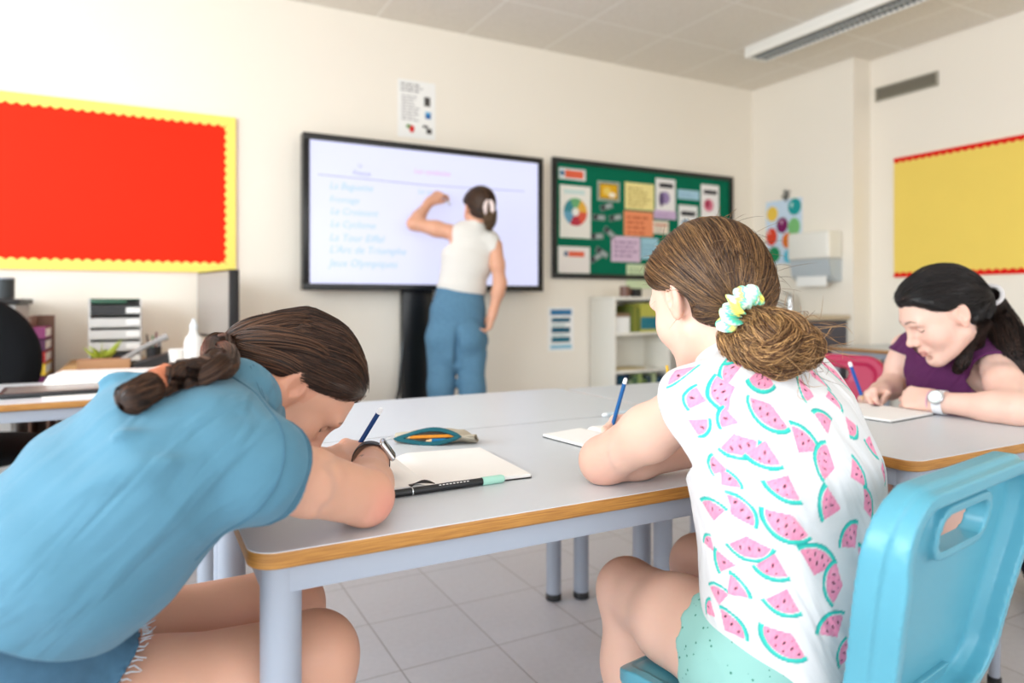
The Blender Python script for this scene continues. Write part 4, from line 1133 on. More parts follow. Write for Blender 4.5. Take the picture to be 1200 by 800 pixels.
def pencil(name, label, tip, direction, L, r, body, cap_c, cat='pencil', cap_l=.012, tipc='#d9b68a', nib=True):
    """hexagonal pencil with its writing tip at tip; direction points from tip to tail"""
    d = nrmz(direction); tip = np.array(tip, float)
    R = Matrix(frame(d, V3(0, 0, 1) if abs(d[2]) < .95 else V3(1, 0, 0)).tolist())     # local y along pencil
    t = bpy.data.objects.new(name, None); COL.objects.link(t); t.empty_display_size = .02
    t.matrix_world = Matrix.Translation(tip) @ R.to_4x4(); tag(t, label, cat)
    b = MB(); b.tube([(0, .017, 0), (0, L - cap_l, 0)], r, 6); b.build('barrel', PM(body), t, auto=.4)
    if nib:
        b = MB(); b.tube([(0, .004, 0), (0, .0169, 0)], [r * .28, r * .97], 12); b.build('sharpened_wood', PM(tipc), t)
        b = MB(); b.tube([(0, 0, 0), (0, .0039, 0)], [.0003, r * .27], 8); b.build('lead', M_ink, t)
    b = MB(); b.tube([(0, L - cap_l + .0001, 0), (0, L - .003, 0), (0, L, 0)], [r * .96, r * .96, r * .6], 14); b.build('end_cap', PM(cap_c), t)
    return t

# black pen with mint cap lying before the notebook
pa_, pb_ = on_tab(460, 584), on_tab(590, 565)
v = pb_ - pa_; Lp = float(np.linalg.norm(v)); ang = math.atan2(v[1], v[0])
pn = empty('felt_pen', (pa_[0], pa_[1], ZT + .0062), ang, 'black felt pen with mint cap lying along front of the notebook', 'pen')
X0, X1 = 0, Lp
b = MB(); b.tube([(0, 0, 0), (.003, 0, 0), (.03, 0, 0)], [.0045, .006, .006], 18); b.build('end_cap', M_cov, pn)
b = MB(); b.tube([(.0302, 0, 0), (.032, 0, 0)], [.0062, .0062], 18); b.build('silver_ring', M_chr, pn)
b = MB(); b.tube([(.0322, 0, 0), (X1 - .040, 0, 0)], .006, 18); bb = b.build('barrel', M_cov, pn)
b = MB()
for k in range(9): b.box((.075 + k * .006, -.0042, .0040), (.0785 + k * .006, -.0024, .0052))
b.build('white_lettering', M_paper, bb, smooth=False)
b = MB(); b.tube([(X1 - .0398, 0, 0), (X1 - .004, 0, 0), (X1, 0, 0)], [.0068, .0068, .005], 18); b.build('mint_cap', PM('#a9dccb'), pn)

# pencil case: soft pouch with an open zip, pencils inside
c0, c1 = on_tab(462, 520), on_tab(543, 522)
v = c1 - c0; ang = math.atan2(v[1], v[0]); Lc = float(np.linalg.norm(v))
pcs = empty('pencil_case', (c0[0], c0[1], ZT), ang, 'open beige and dark green pencil case with pencils inside', 'pencil case')
LEN = Lc * .95
def lips(u):
    q = min(1.0, max(0.0, u)); b_ = math.sin(PI * q ** 1.25)
    zc = .010 + .008 * q; h = .0135 * b_
    return V3(u * LEN, -.006 * b_, zc - h * .85), V3(u * LEN, .010 * b_, zc + h * 1.15)
def pouch(u, v):
    u = u * 1.22; lo, hi = lips(u); back = .014 + .046 * min(u, 1) + (-.05 * max(0, u - 1)); zb = .002; zt = .012 + .014 * math.sin(PI * min(.9, u * .62 + .12)) - .05 * max(0, u - 1)
    e = np.array([lo, (u * LEN, lo[1] * .3 + back * .5, zb), (u * LEN, back * .85, zb), (u * LEN, back, zt * .5), (u * LEN, back * .8, zt), (u * LEN, back * .45, max(zt, hi[2] * .95)), hi])
    p = smooth_curve(e, 41)[int(round(v * 40))]
    p[2] = max(p[2], .002) + .0008 * math.sin(u * 26 + v * 9)
    return tuple(p)
b = MB(); b.grid(pouch, 36, 21); po = b.build('pouch', mat('pouch_canvas', '#bdb3a0', .85, .2, var=.06, vscale=60, bump=.3, bscale=900), pcs)
sm = po.modifiers.new('cloth', 'SOLIDIFY'); sm.thickness = .0016; sm.offset = 1
zl = [lips(u)[0] for u in np.linspace(0, 1, 18)] + [lips(u)[1] for u in np.linspace(1, 0, 18)[1:-1]]
b = MB(); b.tube(zl, .0026, 8, closed=True, sx=1.8); b.build('zip', PM('#12555f'), pcs)
b = MB(); b.tube([(0.0, .0, .010), (-.010, -.004, .012), (-.016, -.008, .008)], [.002, .003, .0015], 8); b.build('zip_pull', M_chr, pcs)
Rz = Matrix.Rotation(ang, 3, 'Z'); o3 = Vector((c0[0], c0[1], ZT))
def in_case(x, y, z): return np.array(o3 + Rz @ Vector((x, y, z)))
dirc = np.array(Rz @ Vector((1, .03, .05)))
pencil('pencil', 'orange wooden pencil lying inside the open pencil case, uppermost', in_case(.016, .004, .0125), dirc, LEN * .86, .0036, '#d98a2b', '#c9c2b0', cap_l=.008)
pencil('pencil', 'second orange pencil inside the case beneath the upper one', in_case(.020, .013, .0105), dirc, LEN * .82, .0036, '#c8741f', '#5b5b58', cap_l=.008)
pencil('felt_pen', 'blue pen inside the open pencil case', in_case(LEN * .45, .004, .0065), dirc, LEN * .42, .0045, '#1e6f9c', '#123f5c', 'pen')

# notebook pad of girl 2, clear-ended pen on the seam, pencil pot, notebook of girl 3
open_book('notebook', 'open notebook partly hidden behind arm of girl in watermelon blouse', (.915, 1.235), .12, .25, .19)
p = on_tab(693, 491); q = on_tab(745, 484)
pencil('felt_pen', 'clear plastic pen with white end lying on the seam between tables', (q[0], q[1], ZT + .006), V3(p[0] - q[0], p[1] - q[1], 0), .12, .0052, '#c9d3d8', '#f4f6f8', 'pen')
pp = empty('pencil_pot', (1.20, 1.36, ZT), 0, 'teal pencil pot behind shoulder of girl in watermelon blouse', 'pencil pot')
b = MB(); b.lathe([(.030, 0), (.033, .003), (.034, .10), (.032, .101), (.031, .006), (.001, .005)], 22); b.build('pot_body', PM('#3aa0b0'), pp)
for k, (c, l) in enumerate((('#e0b040', .135), ('#d9773a', .125), ('#3d6aa0', .12))):
    a = k * 2.1 + 2.5; b = MB(); b.cyl((math.cos(a) * .012, math.sin(a) * .012, .008), (math.cos(a) * .024, math.sin(a) * .024, l), .0038, seg=6); b.build('pencil', PM(c), pp)
open_book('notebook', 'open notebook under hands of girl in purple', (1.71, 1.225), PI / 2 + .10, .30, .21)
# dark phone under the arm of girl 1
# ================================================================== people: shared anatomy
def C3(h): return np.array(hexc(h)[:3])

class Head:
    """head frame: x = person's right, y = face forward, z = up; origin between the ears"""
    def __init__(self, c, fwd, up, s=1.0):
        self.c = np.array(c, float); self.R = frame(fwd, up); self.s = s
    def w(self, *p):
        return self.c + self.R @ (np.array(p, float) * self.s)
    def loc(self, P):
        return ((P - self.c) @ self.R) / self.s
    def wl(self, P):
        return self.c + (np.asarray(P) * self.s) @ self.R.T
    def add(self, F, neck=None, nr=.050, eyes='down', ear_s=1.0):
        s, R, w = self.s, self.R, self.w
        E = lambda c, r, k=.02, mode='u', Q=None: F.ell(w(*c), np.array(r) * s, R if Q is None else R @ Q, k * s, mode)
        E((0, -.014, .026), (.0725, .090, .082), .01)
        E((0, .026, .010), (.0640, .064, .075), .03)           # forehead and upper face
        E((0, .030, -.045), (.0560, .054, .062), .03)          # lower face
        E((0, .046, -.078), (.036, .040, .034), .025)          # jaw
        F.cap(w(-.046, .0, -.060), w(-.014, .070, -.098), .014 * s, .014 * s, .025 * s)
        F.cap(w(.046, .0, -.060), w(.014, .070, -.098), .014 * s, .014 * s, .025 * s)
        E((0, .078, -.100), (.019, .014, .014), .022)          # chin
        for x in (-1, 1):
            E((x * .038, .056, -.034), (.024, .023, .026), .025)       # cheek
            E((x * .030, .088, .000), (.0185, .012, .0125), .018, 'm')  # socket
        E((0, .077, .020), (.050, .014, .012), .02)            # brow
        F.cap(w(0, .084, .010), w(0, .106, -.030), .0062 * s, .0082 * s, .014 * s)    # nose
        F.cap(w(0, .098, -.034), w(0, .108, -.031), .0085 * s, .0085 * s, .008 * s)
        for x in (-1, 1):
            E((x * .0105, .096, -.037), (.0064, .0088, .0066), .007)
            E((x * .0065, .1005, -.0445), (.0036, .0058, .0030), .003, 'm')
        E((0, .0865, -.060), (.025, .012, .010), .014)         # muzzle
        F.cap(w(-.019, .0865, -.0645), w(0, .0955, -.0615), .0034 * s, .0052 * s, .006 * s); F.cap(w(.019, .0865, -.0645), w(0, .0955, -.0615), .0034 * s, .0052 * s, .006 * s)
        F.cap(w(-.015, .0865, -.0715), w(0, .0930, -.0735), .0040 * s, .0062 * s, .006 * s); F.cap(w(.015, .0865, -.0715), w(0, .0930, -.0735), .0040 * s, .0062 * s, .006 * s)
        F.cap(w(-.022, .0855, -.0672), w(0, .0985, -.0674), .0012 * s, .0014 * s, .003 * s, 'm'); F.cap(w(.022, .0855, -.0672), w(0, .0985, -.0674), .0012 * s, .0014 * s, .003 * s, 'm')
        E((0, .088, -.0855), (.016, .010, .005), .010, 'm')    # below the lip
        for x in (-1, 1):
            E((x * .0305, .0700, -.002), (.0128, .0128, .0122), .004)  # closed lid over the eyeball
            # lash crease and upper fold
            F.cap(w(x * .0195, .0795, -.0070), w(x * .0305, .0835, -.0088), .0009 * s, .0011 * s, .002 * s, 'm'); F.cap(w(x * .0305, .0835, -.0088), w(x * .0425, .0775, -.0062), .0011 * s, .0009 * s, .002 * s, 'm')
            F.cap(w(x * .0200, .0805, .0075), w(x * .0420, .0790, .0070), .0010 * s, .0010 * s, .003 * s, 'm')
        # ears
        for x in (-1, 1):
            a = x * .42
            Q = np.array([[math.cos(a), -math.sin(a), 0], [math.sin(a), math.cos(a), 0], [0, 0, 1]])
            t = .22; Q = Q @ np.array([[1, 0, 0], [0, math.cos(t), -math.sin(t)], [0, math.sin(t), math.cos(t)]])
            e = ear_s
            E((x * .077, -.012, -.006), (.0085, .0185 * e, .0305 * e), .006, 'u', Q)
            E((x * .0715, -.006, -.010), (.012, .014, .022), .012)
            E((x * .0865, -.009, -.003), (.0060, .0115, .0195), .004, 'm', Q)
            E((x * .079, -.0175, -.002), (.0042, .0060, .0160), .004, 'u', Q)
            E((x * .078, -.002, -.014), (.005, .0045, .006), .004)
            E((x * .0765, -.006, -.034), (.0055, .008, .009), .006)
        if neck is not None:
            F.cap(w(0, -.022, -.055), neck, nr * s, nr * 1.08 * s, .03 * s)
    def paint(self, P, skin, lips='#c9796f', brow='#3d2a20', blush=.25):
        """colours for body points: lips, brows, lashes, warmer ears and nose, painted shade in facial creases"""
        L = self.loc(P); x, y, z = L[:, 0], L[:, 1], L[:, 2]; ax = np.abs(x)
        c = np.repeat(C3(skin)[None], len(P), 0)
        def blend(m, col):
            nonlocal c
            m = np.clip(m, 0, 1)[:, None]; c = c * (1 - m) + np.asarray(col)[None] * m
        g = lambda d, r: np.exp(-(d / r) ** 2)
        near = (np.abs(L) < .16).all(1)
        front = (y > .05) & near
        warm = C3(skin) * np.array([.98, .80, .76])
        blend(blush * near * g(np.sqrt((ax - .042) ** 2 + (z + .035) ** 2), .022) * (y > .03), warm * np.array([1, .86, .86]))
        blend(.5 * near * (ax > .070) * (y < .02) * (y > -.05) * (np.abs(z) < .05), warm)
        blend(.35 * front * g(np.sqrt(ax ** 2 + (z + .034) ** 2), .012), warm)
        lip = np.maximum(g((z + .0625 - .06 * (.012 - ax) * (ax < .006)) / 1, .0042) * (ax < .023), g(z + .0725 + ax * ax * -12, .0052) * (ax < .019))
        blend(.85 * front * lip * (y > .078), C3(lips))
        blend(.55 * front * g(z + .0674, .0011) * (ax < .022), C3(lips) * .55)  # shade between the lips painted into the colour
        # brows: arch
        bz = .0235 + .0045 * np.sin(np.clip((ax - .012) / .036, 0, 1) * PI * .75) - .0035 * np.clip((ax - .035) / .015, 0, 1)
        bw = .0030 * np.clip(1.25 - (ax - .012) / .040, .3, 1)
        blend(.80 * front * g(z - bz, bw) * (ax > .0105) * (ax < .050), C3(brow))
        # lash line along the closed lid
        lz = -.0088 + .0028 * ((ax - .0305) / .012) ** 2
        blend(.95 * front * g(z - lz, .0014) * (ax > .018) * (ax < .045), C3('#1d130f'))
        blend(.45 * front * g(z - .0075, .0012) * (ax > .019) * (ax < .043), warm * .55)  # shade of the upper lid fold painted into the skin colour
        blend(.45 * front * g(np.sqrt((ax - .0065) ** 2 + (z + .0450) ** 2), .0032), warm * .3)  # shade inside the nostrils painted into the skin colour
        return c

def rot_axis(v, ax, a):
    ax = nrmz(ax); v = np.array(v, float)
    return v * math.cos(a) + np.cross(ax, v) * math.sin(a) + ax * (ax @ v) * (1 - math.cos(a))

class Hand:
    """frame: y towards the fingers, z out of the back of the hand; side +1 right hand (thumb at -x), -1 left"""
    def __init__(self, wrist, fwd, dorsal, side, s=1.0):
        self.o = np.array(wrist, float); self.R = frame(fwd, dorsal); self.side = side; self.s = s
    def w(self, x, y, z):
        return self.o + self.R @ (np.array([-self.side * x, y, z]) * self.s)     # +x = thumb side
    def add(self, F, curls, thumb, spread=.06, r=1.0, wr=.024):
        s = self.s; w = self.w
        base = [(.0275, .082), (.0085, .087), (-.0105, .083), (-.0275, .074)]
        lens = [(.041, .024, .019), (.045, .028, .020), (.042, .026, .020), (.033, .019, .018)]
        rad = [(.0090, .0080, .0072, .0062), (.0092, .0082, .0073, .0063), (.0088, .0078, .0070, .0060), (.0078, .0069, .0062, .0054)]
        self.tips = []; self.joints = []
        for (bx, by), ls, rd, cu, i in zip(base, lens, rad, curls, range(4)):
            F.cap(w(bx * .62, .004, 0), w(bx, by, 0), .0125 * s, .0112 * s, .018 * s)
            p = w(bx, by, 0); d = self.R @ nrmz((-self.side * spread * (1.2 - i * .8), 1, 0)); axx = self.R @ np.array([1.0, 0, 0])
            js = [p]
            for L, a, r0, r1 in zip(ls, cu, rd, rd[1:]):
                d = rot_axis(d, axx, -math.radians(a)); q = p + d * L * s
                F.cap(p, q, r0 * s * r, r1 * s * r, .005 * s); p = q; js.append(q)
            F.ell(js[0], np.array([.0098, .0105, .0095]) * s, self.R, .008 * s)
            self.tips.append(p); self.joints.append(js)
        F.ell(w(0, .045, -.004), np.array([.036, .046, .0145]) * s, self.R, .016 * s)
        F.ell(w(.026, .026, -.010), np.array([.015, .028, .014]) * s, self.R, .014 * s)   # thumb root
        p = w(*thumb[0])
        tr = (.0115, .0100, .0088, .0070)
        for i, q in enumerate(thumb[1:]):
            q = w(*q); F.cap(p, q, tr[i] * s * r, tr[i + 1] * s * r, .007 * s); p = q
        self.thumb_tip = p
        F.cap(w(0, -.02, 0), w(0, .02, -.002), wr * s, .021 * s, .02 * s)

GRIP = dict(curls=[(38, 48, 28), (50, 58, 35), (62, 66, 40), (66, 66, 40)],
            thumb=[(.024, .018, -.012), (.040, .050, -.024), (.034, .078, -.036), (.018, .094, -.044)])
FIST = dict(curls=[(62, 80, 45), (66, 84, 48), (68, 84, 48), (68, 82, 48)],
            thumb=[(.024, .018, -.012), (.038, .050, -.022), (.028, .074, -.036), (.008, .080, -.046)])
LOOSE = dict(curls=[(30, 36, 22), (34, 40, 24), (38, 42, 26), (42, 42, 26)],
             thumb=[(.024, .016, -.010), (.044, .042, -.018), (.048, .070, -.024), (.042, .092, -.030)])

def arm_ops(F, sh, el, wr, r=(.044, .040, .037, .036, .024), k=.02, bulge=1.0):
    sh, el, wr = (np.array(v, float) for v in (sh, el, wr))
    F.cap(sh, sh + (el - sh) * .5, r[0], r[1], k); F.cap(sh + (el - sh) * .5, el, r[1], r[2], k)
    F.cap(el, el + (wr - el) * .3, r[2] * .96, r[3], k); F.cap(el + (wr - el) * .3, wr, r[3], r[4], k)
def leg_ops(F, hip, kn, an, r=(.078, .066, .053, .050, .034), k=.03):
    hip, kn, an = (np.array(v, float) for v in (hip, kn, an))
    F.cap(hip, hip + (kn - hip) * .5, r[0], r[1], k); F.cap(hip + (kn - hip) * .5, kn, r[1], r[2], k)
    F.cap(kn, kn + (an - kn) * .35, r[2] * .92, r[3], k); F.cap(kn + (an - kn) * .35, an, r[3], r[4], k)
def foot_ops(F, an, fwd, k=.02, L=.15):
    an = np.array(an, float); fwd = nrmz(fwd)
    F.cap(an, (an[0], an[1], .045), .034, .036, k); F.cap((an[0], an[1], .04), np.array([an[0], an[1], .028]) + fwd * L, .036, .026, k)
def shoe(name, an, fwd, m, parent, sole):
    F = Field(); an = np.array(an, float); fwd = nrmz(fwd)
    b0 = np.array([an[0], an[1], .0])
    F.cap(b0 + V3(0, 0, .055), b0 + V3(0, 0, .04) + fwd * .06, .042, .044, .02); F.cap(b0 + V3(0, 0, .045) + fwd * .05, b0 + V3(0, 0, .038) + fwd * .16, .044, .036, .02)
    F.cap(b0 + V3(0, 0, .05) - fwd * .02, b0 + V3(0, 0, .09), .040, .042, .02)
    F.plane((0, 0, .012), (0, 0, -1)); F.plane((0, 0, .105), (0, 0, 1))
    V_, F_ = F.mesh(.006); o = link_mesh(name, np_mesh(name, V_, F_), m, parent)
    G = Field(); G.cap(b0 - fwd * .02, b0 + fwd * .165, .046, .040, 0); G.plane((0, 0, .014), (0, 0, 1)); G.plane((0, 0, .001), (0, 0, -1))
    V_, F_ = G.mesh(.006); link_mesh('sole', np_mesh('sole', V_, F_), sole, o)
    return o

def fold(F, a, b, wd, amp):
    """soft ridge (amp > 0) or groove along the segment a-b"""
    a = np.array(a, float); b = np.array(b, float); ab = b - a; L2 = ab @ ab
    def fn(x, y, z):
        px, py, pz = x - a[0], y - a[1], z - a[2]
        t = np.clip((px * ab[0] + py * ab[1] + pz * ab[2]) / L2, 0, 1)
        d2 = (px - t * ab[0]) ** 2 + (py - t * ab[1]) ** 2 + (pz - t * ab[2]) ** 2
        return -amp * np.exp(-d2 / (wd * wd)) * np.sin(np.clip(t * .9 + .05, 0, 1) * PI)
    F.disp(fn, np.minimum(a, b) - 3 * wd, np.maximum(a, b) + 3 * wd)

def wave(F, d, freq, amp, lo, hi, ph=0.0, warp=0.0):
    """a family of parallel folds: d is the direction across the folds"""
    d = nrmz(d)
    lo = np.array(lo, float); hi = np.array(hi, float); c = (lo + hi) / 2; hw = (hi - lo) / 2
    def fn(x, y, z):
        s = (x * d[0] + y * d[1] + z * d[2]) * freq + ph + warp * np.sin(x * 17 + z * 13 + y * 11)
        m = np.clip(1 - ((x - c[0]) / hw[0]) ** 2, 0, 1) * np.clip(1 - ((y - c[1]) / hw[1]) ** 2, 0, 1) * np.clip(1 - ((z - c[2]) / hw[2]) ** 2, 0, 1)
        return -amp * np.sin(s) * m
    F.disp(fn, lo, hi)

# ------------------------------------------------------------------ hair
M_hair = attr_mat('hair_strands', rough=.42, spec=.45)
def hair_cols(n, base, light, rg, spread=.5):
    t = np.clip(rg.normal(.25, spread, n), 0, 1)[:, None]
    return C3(base)[None] * (1 - t) + C3(light)[None] * t

def cap_field(hair=.011, nape=-.078, cut_c=.0098, top=1.0, bulk=None):
    """scalp volume in head coordinates with the face side cut away along the hairline"""
    F = Field()
    F.ell((0, -.014, .026), (.0725 + hair, .090 + hair, .082 + hair * top), None, .01)
    F.ell((0, -.020, -.030), (.060 + hair * .8, .066 + hair * .8, .055), None, .03)
    F.ell((0, .030, .036), (.060 + hair * .8, .056 + hair * .6, .056 + hair), None, .03)
    for b in (bulk or []): F.ell(*b)
    n = nrmz((0, .794, -.607))
    F.ops.append((lambda x, y, z: (y * n[1] + z * n[2] - cut_c) - .012 * np.clip((.05 - np.abs(x)) / .05, 0, 1) * (z > -.02) + .032 * np.exp(-((np.abs(x) - .080) / .026) ** 4) * np.exp(-((z + .012) / .028) ** 4), None, None, 'i', .018))
    F.ops.append((lambda x, y, z: nape - z, None, None, 'i', .01))
    return F

def comb(F, roots, tie, steps, off, rg, wav=.0, wavf=60, pull=.0):
    """strands marched from roots to the tie over the surface of F (head coordinates)"""
    P = roots.copy(); n = len(P); out = [P.copy()]
    tie = np.asarray(tie, float) + rg.normal(0, .006, (n, 3))
    ph = rg.uniform(0, 6.28, n)
    for i in range(steps):
        v = tie - P; dist = np.linalg.norm(v, axis=1, keepdims=True)
        G = F.grad(P); t = v - G * (v * G).sum(1, keepdims=True); t /= np.linalg.norm(t, axis=1, keepdims=True) + 1e-6
        step = dist / (steps - i)
        P = P + (t * .8 + v / (dist + 1e-6) * .2) * step
        d = F.sample(P); G = F.grad(P)
        w = np.clip(dist[:, 0] / .03, 0, 1)
        P = P - G * ((d - off) * w)[:, None]
        if wav: P = P + np.cross(G, t) * (wav * np.sin(i / steps * wavf + ph))[:, None]
        out.append(P.copy())
    return np.stack(out, 1)

def relax_paths(paths, it=2):
    for _ in range(it):
        paths[:, 1:-1] = .25 * paths[:, :-2] + .5 * paths[:, 1:-1] + .25 * paths[:, 2:]
    return paths

def tube_strands(guide, rad, n, rg, twist=0.0, steps=None, flare=None, wav=.0, wf=8):
    """strands following a guide polyline inside a tube of radius rad(t)"""
    G = np.asarray(guide); m = len(G)
    T = np.gradient(G, axis=0); T /= np.linalg.norm(T, axis=1, keepdims=True) + 1e-9
    nrm = np.zeros_like(G); r = np.array([0, 0, 1.0]) if abs(T[0, 2]) < .9 else np.array([1.0, 0, 0])
    v = r - T[0] * (r @ T[0])
    for i in range(m):
        v = v - T[i] * (v @ T[i]); v /= np.linalg.norm(v) + 1e-9; nrm[i] = v
    bi = np.cross(T, nrm)
    a = rg.uniform(0, 2 * PI, n); q = np.sqrt(rg.uniform(.35, 1, n))
    tt = np.linspace(0, 1, m); R = np.array([rad(t) for t in tt])
    ang = a[:, None] + twist * tt[None]
    rr = q[:, None] * R[None]
    ph = rg.uniform(0, 6.28, (n, 1)); ph2 = rg.uniform(0, 6.28, (n, 1))
    dx = rr * np.cos(ang) + wav * np.sin(wf * tt[None] + ph); dy = rr * np.sin(ang) + wav * np.sin(wf * 1.1 * tt[None] + ph2)
    return G[None] + dx[..., None] * nrm[None] + dy[..., None] * bi[None]

def braid_guides(guide, amp, turns, r):
    """three strand centre lines plaited about a guide"""
    G = np.asarray(guide); m = len(G)
    T = np.gradient(G, axis=0); T /= np.linalg.norm(T, axis=1, keepdims=True)
    up = np.array([0, 0, 1.0]); S_ = np.cross(T, up); S_ /= np.linalg.norm(S_, axis=1, keepdims=True); U_ = np.cross(S_, T)
    t = np.linspace(0, 1, m); out = []
    for k in range(3):
        p = 2 * PI * (turns * t + k / 3)
        out.append(G + S_ * (amp * np.sin(p))[:, None] + U_ * (amp * .5 * np.sin(2 * p))[:, None])
    return out

def rest_on(F, rects, z0=.62, z1=.80):
    """flatten what rests on a flat top: rects (x0, y0, x1, y1, z) of the surfaces, the later ones win"""
    def fn(x, y, z):
        o = np.full(np.broadcast_shapes(np.shape(x), np.shape(y), np.shape(z)), -1.0, np.float32)
        for x0, y0, x1, y1, zc in rects:
            m = (x > x0) & (x < x1) & (y > y0) & (y < y1) & (z > z0) & (z < z1)
            o = np.where(m, zc - z, o)
        return o
    F.ops.append((fn, None, None, 'i', 0))

def ring_on(S_, c, n, lo=0, hi=2 * PI, cnt=60, rmax=.16, up=(0, 0, 1)):
    """points where a plane through c cuts the solid S_"""
    R_ = frame(n, up); out = []
    rs = np.linspace(.01, rmax, 260)
    for a in np.linspace(lo, hi, cnt):
        dv = R_ @ V3(math.cos(a), 0, math.sin(a)); P = c + rs[:, None] * dv; D = S_.sample(P)
        k = np.argmax(D > 0); out.append(P[k])
    return np.array(out)
TABLE_TOPS = [(TX0, .862, TX1, 2.03, TZ + .0009), (1.268, .785, 1.868, 2.0, TZ + .0009)]
# ================================================================== people
SKIP = os.environ.get('SKIP_PEOPLE', '')
M_skin = attr_mat('skin', rough=.48, spec=.35, sss=.18, bump=.06, bscale=700, var=.03, vscale=25)

def in_box(P, lo, hi):
    return ((P >= lo) & (P <= hi)).all(1)

def multi_mesh(F, h, boxes):
    """one surface: coarse everywhere, finer inside the boxes [(lo, hi, h)]"""
    V, Q = F.mesh(h)
    c = V[Q].mean(1); keep = np.ones(len(Q), bool)
    parts = []
    for lo, hi, hf in boxes:
        lo = np.array(lo, float); hi = np.array(hi, float)
        keep &= ~in_box(c, lo + h * .8, hi - h * .8)
        v, q = F.mesh(hf, lo, hi)
        cc = v[q].mean(1); q = q[in_box(cc, lo - hf * .2, hi + hf * .2)]
        parts.append((v, q))
    Q = Q[keep]
    V, Q = join_nets([(V, Q)] + parts)
    u, inv = np.unique(Q, return_inverse=True)
    return V[u], inv.reshape(Q.shape)

def strand_arrays(paths, rad, cols, taper=True):
    N_, Sg, _ = paths.shape
    T = np.gradient(paths, axis=1); T /= np.linalg.norm(T, axis=2, keepdims=True) + 1e-9
    ref = np.where(np.abs(T[..., 2:3]) > 0.9, np.array([1.0, 0, 0]), np.array([0, 0, 1.0]))
    A = np.cross(T, ref); A /= np.linalg.norm(A, axis=2, keepdims=True) + 1e-9
    B = np.cross(T, A)
    w = np.minimum(1, np.linspace(0.35, 3, Sg)) * np.minimum(1, np.linspace(3, 0.3, Sg)) if taper else np.ones(Sg)
    rr = (np.ones(N_) * rad).reshape(-1, 1) * w[None]
    V = np.stack([paths + rr[..., None] * (math.cos(a) * A + math.sin(a) * B) for a in (0, 2 * PI / 3, 4 * PI / 3)], 2)
    idx = np.arange(N_ * Sg * 3).reshape(N_, Sg, 3); f = []
    for k in range(3):
        k2 = (k + 1) % 3
        f.append(np.stack([idx[:, :-1, k], idx[:, :-1, k2], idx[:, 1:, k2], idx[:, 1:, k]], -1).reshape(-1, 4))
    return V.reshape(-1, 3), np.concatenate(f), np.repeat(np.asarray(cols), Sg * 3, 0)

def hair_mesh(name, pieces, parent, m=None):
    """pieces: (V, F, colours) joined into one mesh"""
    V, Q = join_nets([(p[0], p[1]) for p in pieces]); C = np.concatenate([p[2] for p in pieces])
    return link_mesh(name, np_mesh(name, V, Q, C), m or M_hair, parent)

def scalp_hair(H, F, tie, n, base, light, rg, h=.0035, off=.0015, steps=16, wav=.0, rad=.0006, front=.5, parting=None):
    """cap plus strands, in the world"""
    V, Q = F.mesh(h)
    r = rg.choice(len(V), n); P = V[r]
    # bias roots to the hairline by pushing a share of them away from the tie
    G = F.grad(P); keep = (G @ nrmz(np.array([0, .794, -.607])) < .85)
    P = P[keep]
    roots = P + rg.normal(0, .002, P.shape)
    paths = relax_paths(comb(F, roots, tie, steps, off, rg, wav=wav), 1)
    paths += rg.normal(0, .0012, (len(P), 1, 3))
    cl = hair_cols(len(P), base, light, rg)
    s = strand_arrays(H.wl(paths.reshape(-1, 3)).reshape(paths.shape), rad * H.s, cl)
    nz = hnoise(V, 90, 3)[:, None] * .5 + .5
    cc = C3(base)[None] * .85 * (1 - nz * .5) + C3(light)[None] * nz * .22
    return [(H.wl(V), Q, cc), s]

def cloth(name, F, h, m, parent, lo=None, hi=None, col=None):
    V, Q = F.mesh(h, lo, hi)
    return link_mesh(name, np_mesh(name, V, Q, col(V) if col else None), m, parent)

def watch(parent, c, axis, dorsal, r, rz, strap_m, case_m, dial_m, square=True, sz=.017, name='wristwatch'):
    """band around the wrist at c: axis along the forearm"""
    R = Matrix(frame(axis, dorsal).tolist())
    M4 = Matrix.Translation(Vector([float(v) for v in c])) @ R.to_4x4()
    t = bpy.data.objects.new(name, None); COL.objects.link(t); t.parent = parent; t.empty_display_size = .02; t.matrix_local = Matrix.Translation(-parent.location) @ M4
    b = MB(); n = 40; w = sz * .62
    b.grid(lambda u, v: tuple((lambda a, s: ((r + .0012 * s) * math.cos(a), [-w, -w, w, w, -w][int(round(v * 4))], (rz + .0012 * s) * math.sin(a)))(2 * PI * u, [0, 1, 1, 0, 0][int(round(v * 4))])), n, 5, True)
    b.build('strap', strap_m, t)
    b = MB()
    if square: b.box((-sz, -sz * 1.05, rz - .001), (sz, sz * 1.05, rz + .0075), .0035, 3)
    else: b.lathe([(sz * .9, -.0045), (sz, -.003), (sz, .003), (sz * .92, .0045), (.0001, .0045)], 28, (0, 0, rz + .003))
    b.build('case', case_m, t)
    b = MB()
    if square: b.box((-sz * .86, -sz * .9, rz + .0076), (sz * .86, sz * .9, rz + .0084), .0003)
    else: b.lathe([(sz * .80, .0046), (sz * .80, .0052), (.0001, .0053)], 28, (0, 0, rz + .003))
    d_ = b.build('dial', dial_m, t)
    return t

M_denim = mat('denim_blue', '#587f99', .85, .2, var=.18, vscale=55, bump=.35, bscale=1200)
M_denim2 = mat('denim_shorts', '#4f7690', .85, .2, var=.22, vscale=60, bump=.35, bscale=1200)

